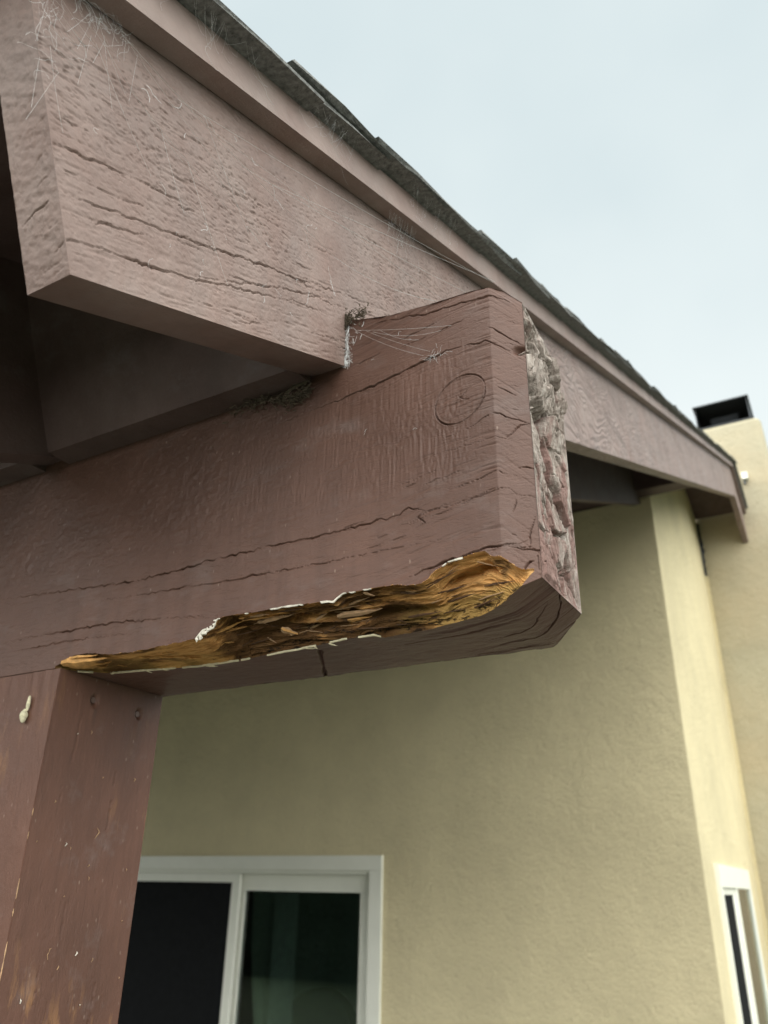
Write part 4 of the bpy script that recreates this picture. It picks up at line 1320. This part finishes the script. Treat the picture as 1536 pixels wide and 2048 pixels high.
web('tangled cobweb clump at the upper left corner of the barge board', sp(XB, 0.372, 0.392), mat_web(0.376, 0.396, 0.010, 0.006, 42, XB + 0.002, 0.026, 0.00008, 10), 11)
web('wispy cobweb down the near end of the barge board', sp(XB, 0.325, 0.375), mat_web(0.329, 0.372, 0.004, 0.020, 30, XB + 0.001, 0.030, 0.00007, 6), 12)
web('thin cobweb strands on the trim strip at the top of the picture', sp(XT, 0.46, 0.43), drop_web(0.43, 0.52, NT - 0.001, 0.428, XB + 0.032, XT, 16, 0.00007), 13)
web('cobweb hanging on the trim below the first lifted shingle', sp(XT, 0.62, 0.43), drop_web(0.60, 0.68, NT - 0.001, 0.424, XB + 0.032, XT, 16, 0.00007), 14)
web('cobweb bridging trim and barge board just above the beam end', sp(XB, 0.80, 0.40), drop_web(0.76, 0.83, 0.4085, 0.385, XB + 0.014, XB + 0.001, 20, 0.00009), 15)
web('cobweb wisps on the trim above the beam end', sp(XT, 0.88, 0.43), drop_web(0.80, 0.98, NT - 0.001, 0.424, XB + 0.034, XT, 18, 0.00008), 16)


def f_long(mb, r):
    for q in range(4):
        a = sp(XB + 0.002, 0.44 + 0.03 * q + r.uniform(-0.02, 0.02), 0.372 - 0.004 * q + r.uniform(-0.015, 0.012))
        b = np.array([-0.205 + r.uniform(-0.035, 0.02), 0.499, 0.4705])
        taut(mb, a, b, r.uniform(0, 0.012), 0.00010 * r.uniform(0.6, 1.3), r, 14)
    a = sp(XB + 0.003, 0.39, 0.400); b = sp(XB + 0.003, 0.64, 0.318)
    taut(mb, a, b, 0.004, 0.00014, r, 14)
    taut(mb, b, np.array([-0.24, 0.499, 0.4715]), 0.008, 0.00014, r, 14)


web('long fine spider threads stretched from the barge board to the beam top', sp(XB, 0.52, 0.345), f_long, 17)


def f_face(mb, r):
    for q in range(5):
        a = np.array([-0.325 + r.uniform(-0.005, 0.03), 0.4985, 0.475 + r.uniform(-0.02, 0.003)]); b = np.array([-0.25 + r.uniform(-0.02, 0.03), 0.4985, 0.415 + r.uniform(-0.005, 0.03)])
        taut(mb, a, b, r.uniform(0, 0.006), 0.00009, r)
    for q in range(16):
        wander(mb, (-0.247 + r.gauss(0, 0.006), 0.4985, 0.4135 + r.gauss(0, 0.0015)), r.uniform(-0.4, 0.4), 0.008, 0.00008, r, EYv, EX, EZ, 0.6, 8)
    for q in range(6):
        wander(mb, (-0.285 + r.uniform(-0.04, 0.05), 0.4988, r.uniform(0.34, 0.45)), r.uniform(0, 6.28), r.uniform(0.003, 0.008), 0.00010, r, EYv, EX, EZ, 0.7, 8)


web('fine spider threads across the upper face of the beam end', (-0.28, 0.499, 0.44), f_face, 18)


def f_joint(mb, r):
    for q in range(120):
        z = 0.437 + 0.045 * r.random() ** 1.3
        x = -0.3335 + r.uniform(-0.001, 0.0025) + (0.018 if q % 4 == 0 else 0) * r.random() * (1 if z > 0.46 else 0)
        wander(mb, (x, 0.4985, z), -1.57 + r.gauss(0, 0.5), r.uniform(0.003, 0.010), 0.00017 * r.uniform(0.5, 1.2), r, EYv, EX, EZ, 0.5, 6)


web('white web lining the joint between barge board and beam', (-0.333, 0.499, 0.46), f_joint, 19)


def f_board(mb, r):
    for q in range(40):
        wander(mb, sp(XB + 0.0012, r.uniform(0.335, 0.64), r.uniform(0.235, 0.39)), r.uniform(0, 6.28), r.uniform(0.004, 0.020), 0.00009 * r.uniform(0.6, 1.6), r, EX, DS, DN, 0.6, 9)
    for q in range(8):
        a = sp(XB + 0.0015, r.uniform(0.33, 0.5), r.uniform(0.33, 0.39)); g = r.uniform(-1.4, -0.5)
        taut(mb, a, a + (DS * math.cos(g) + DN * math.sin(g)) * r.uniform(0.05, 0.13), 0.002, 0.00009, r)


web('scattered web threads on the face of the barge board', sp(XB, 0.45, 0.32), f_board, 20)
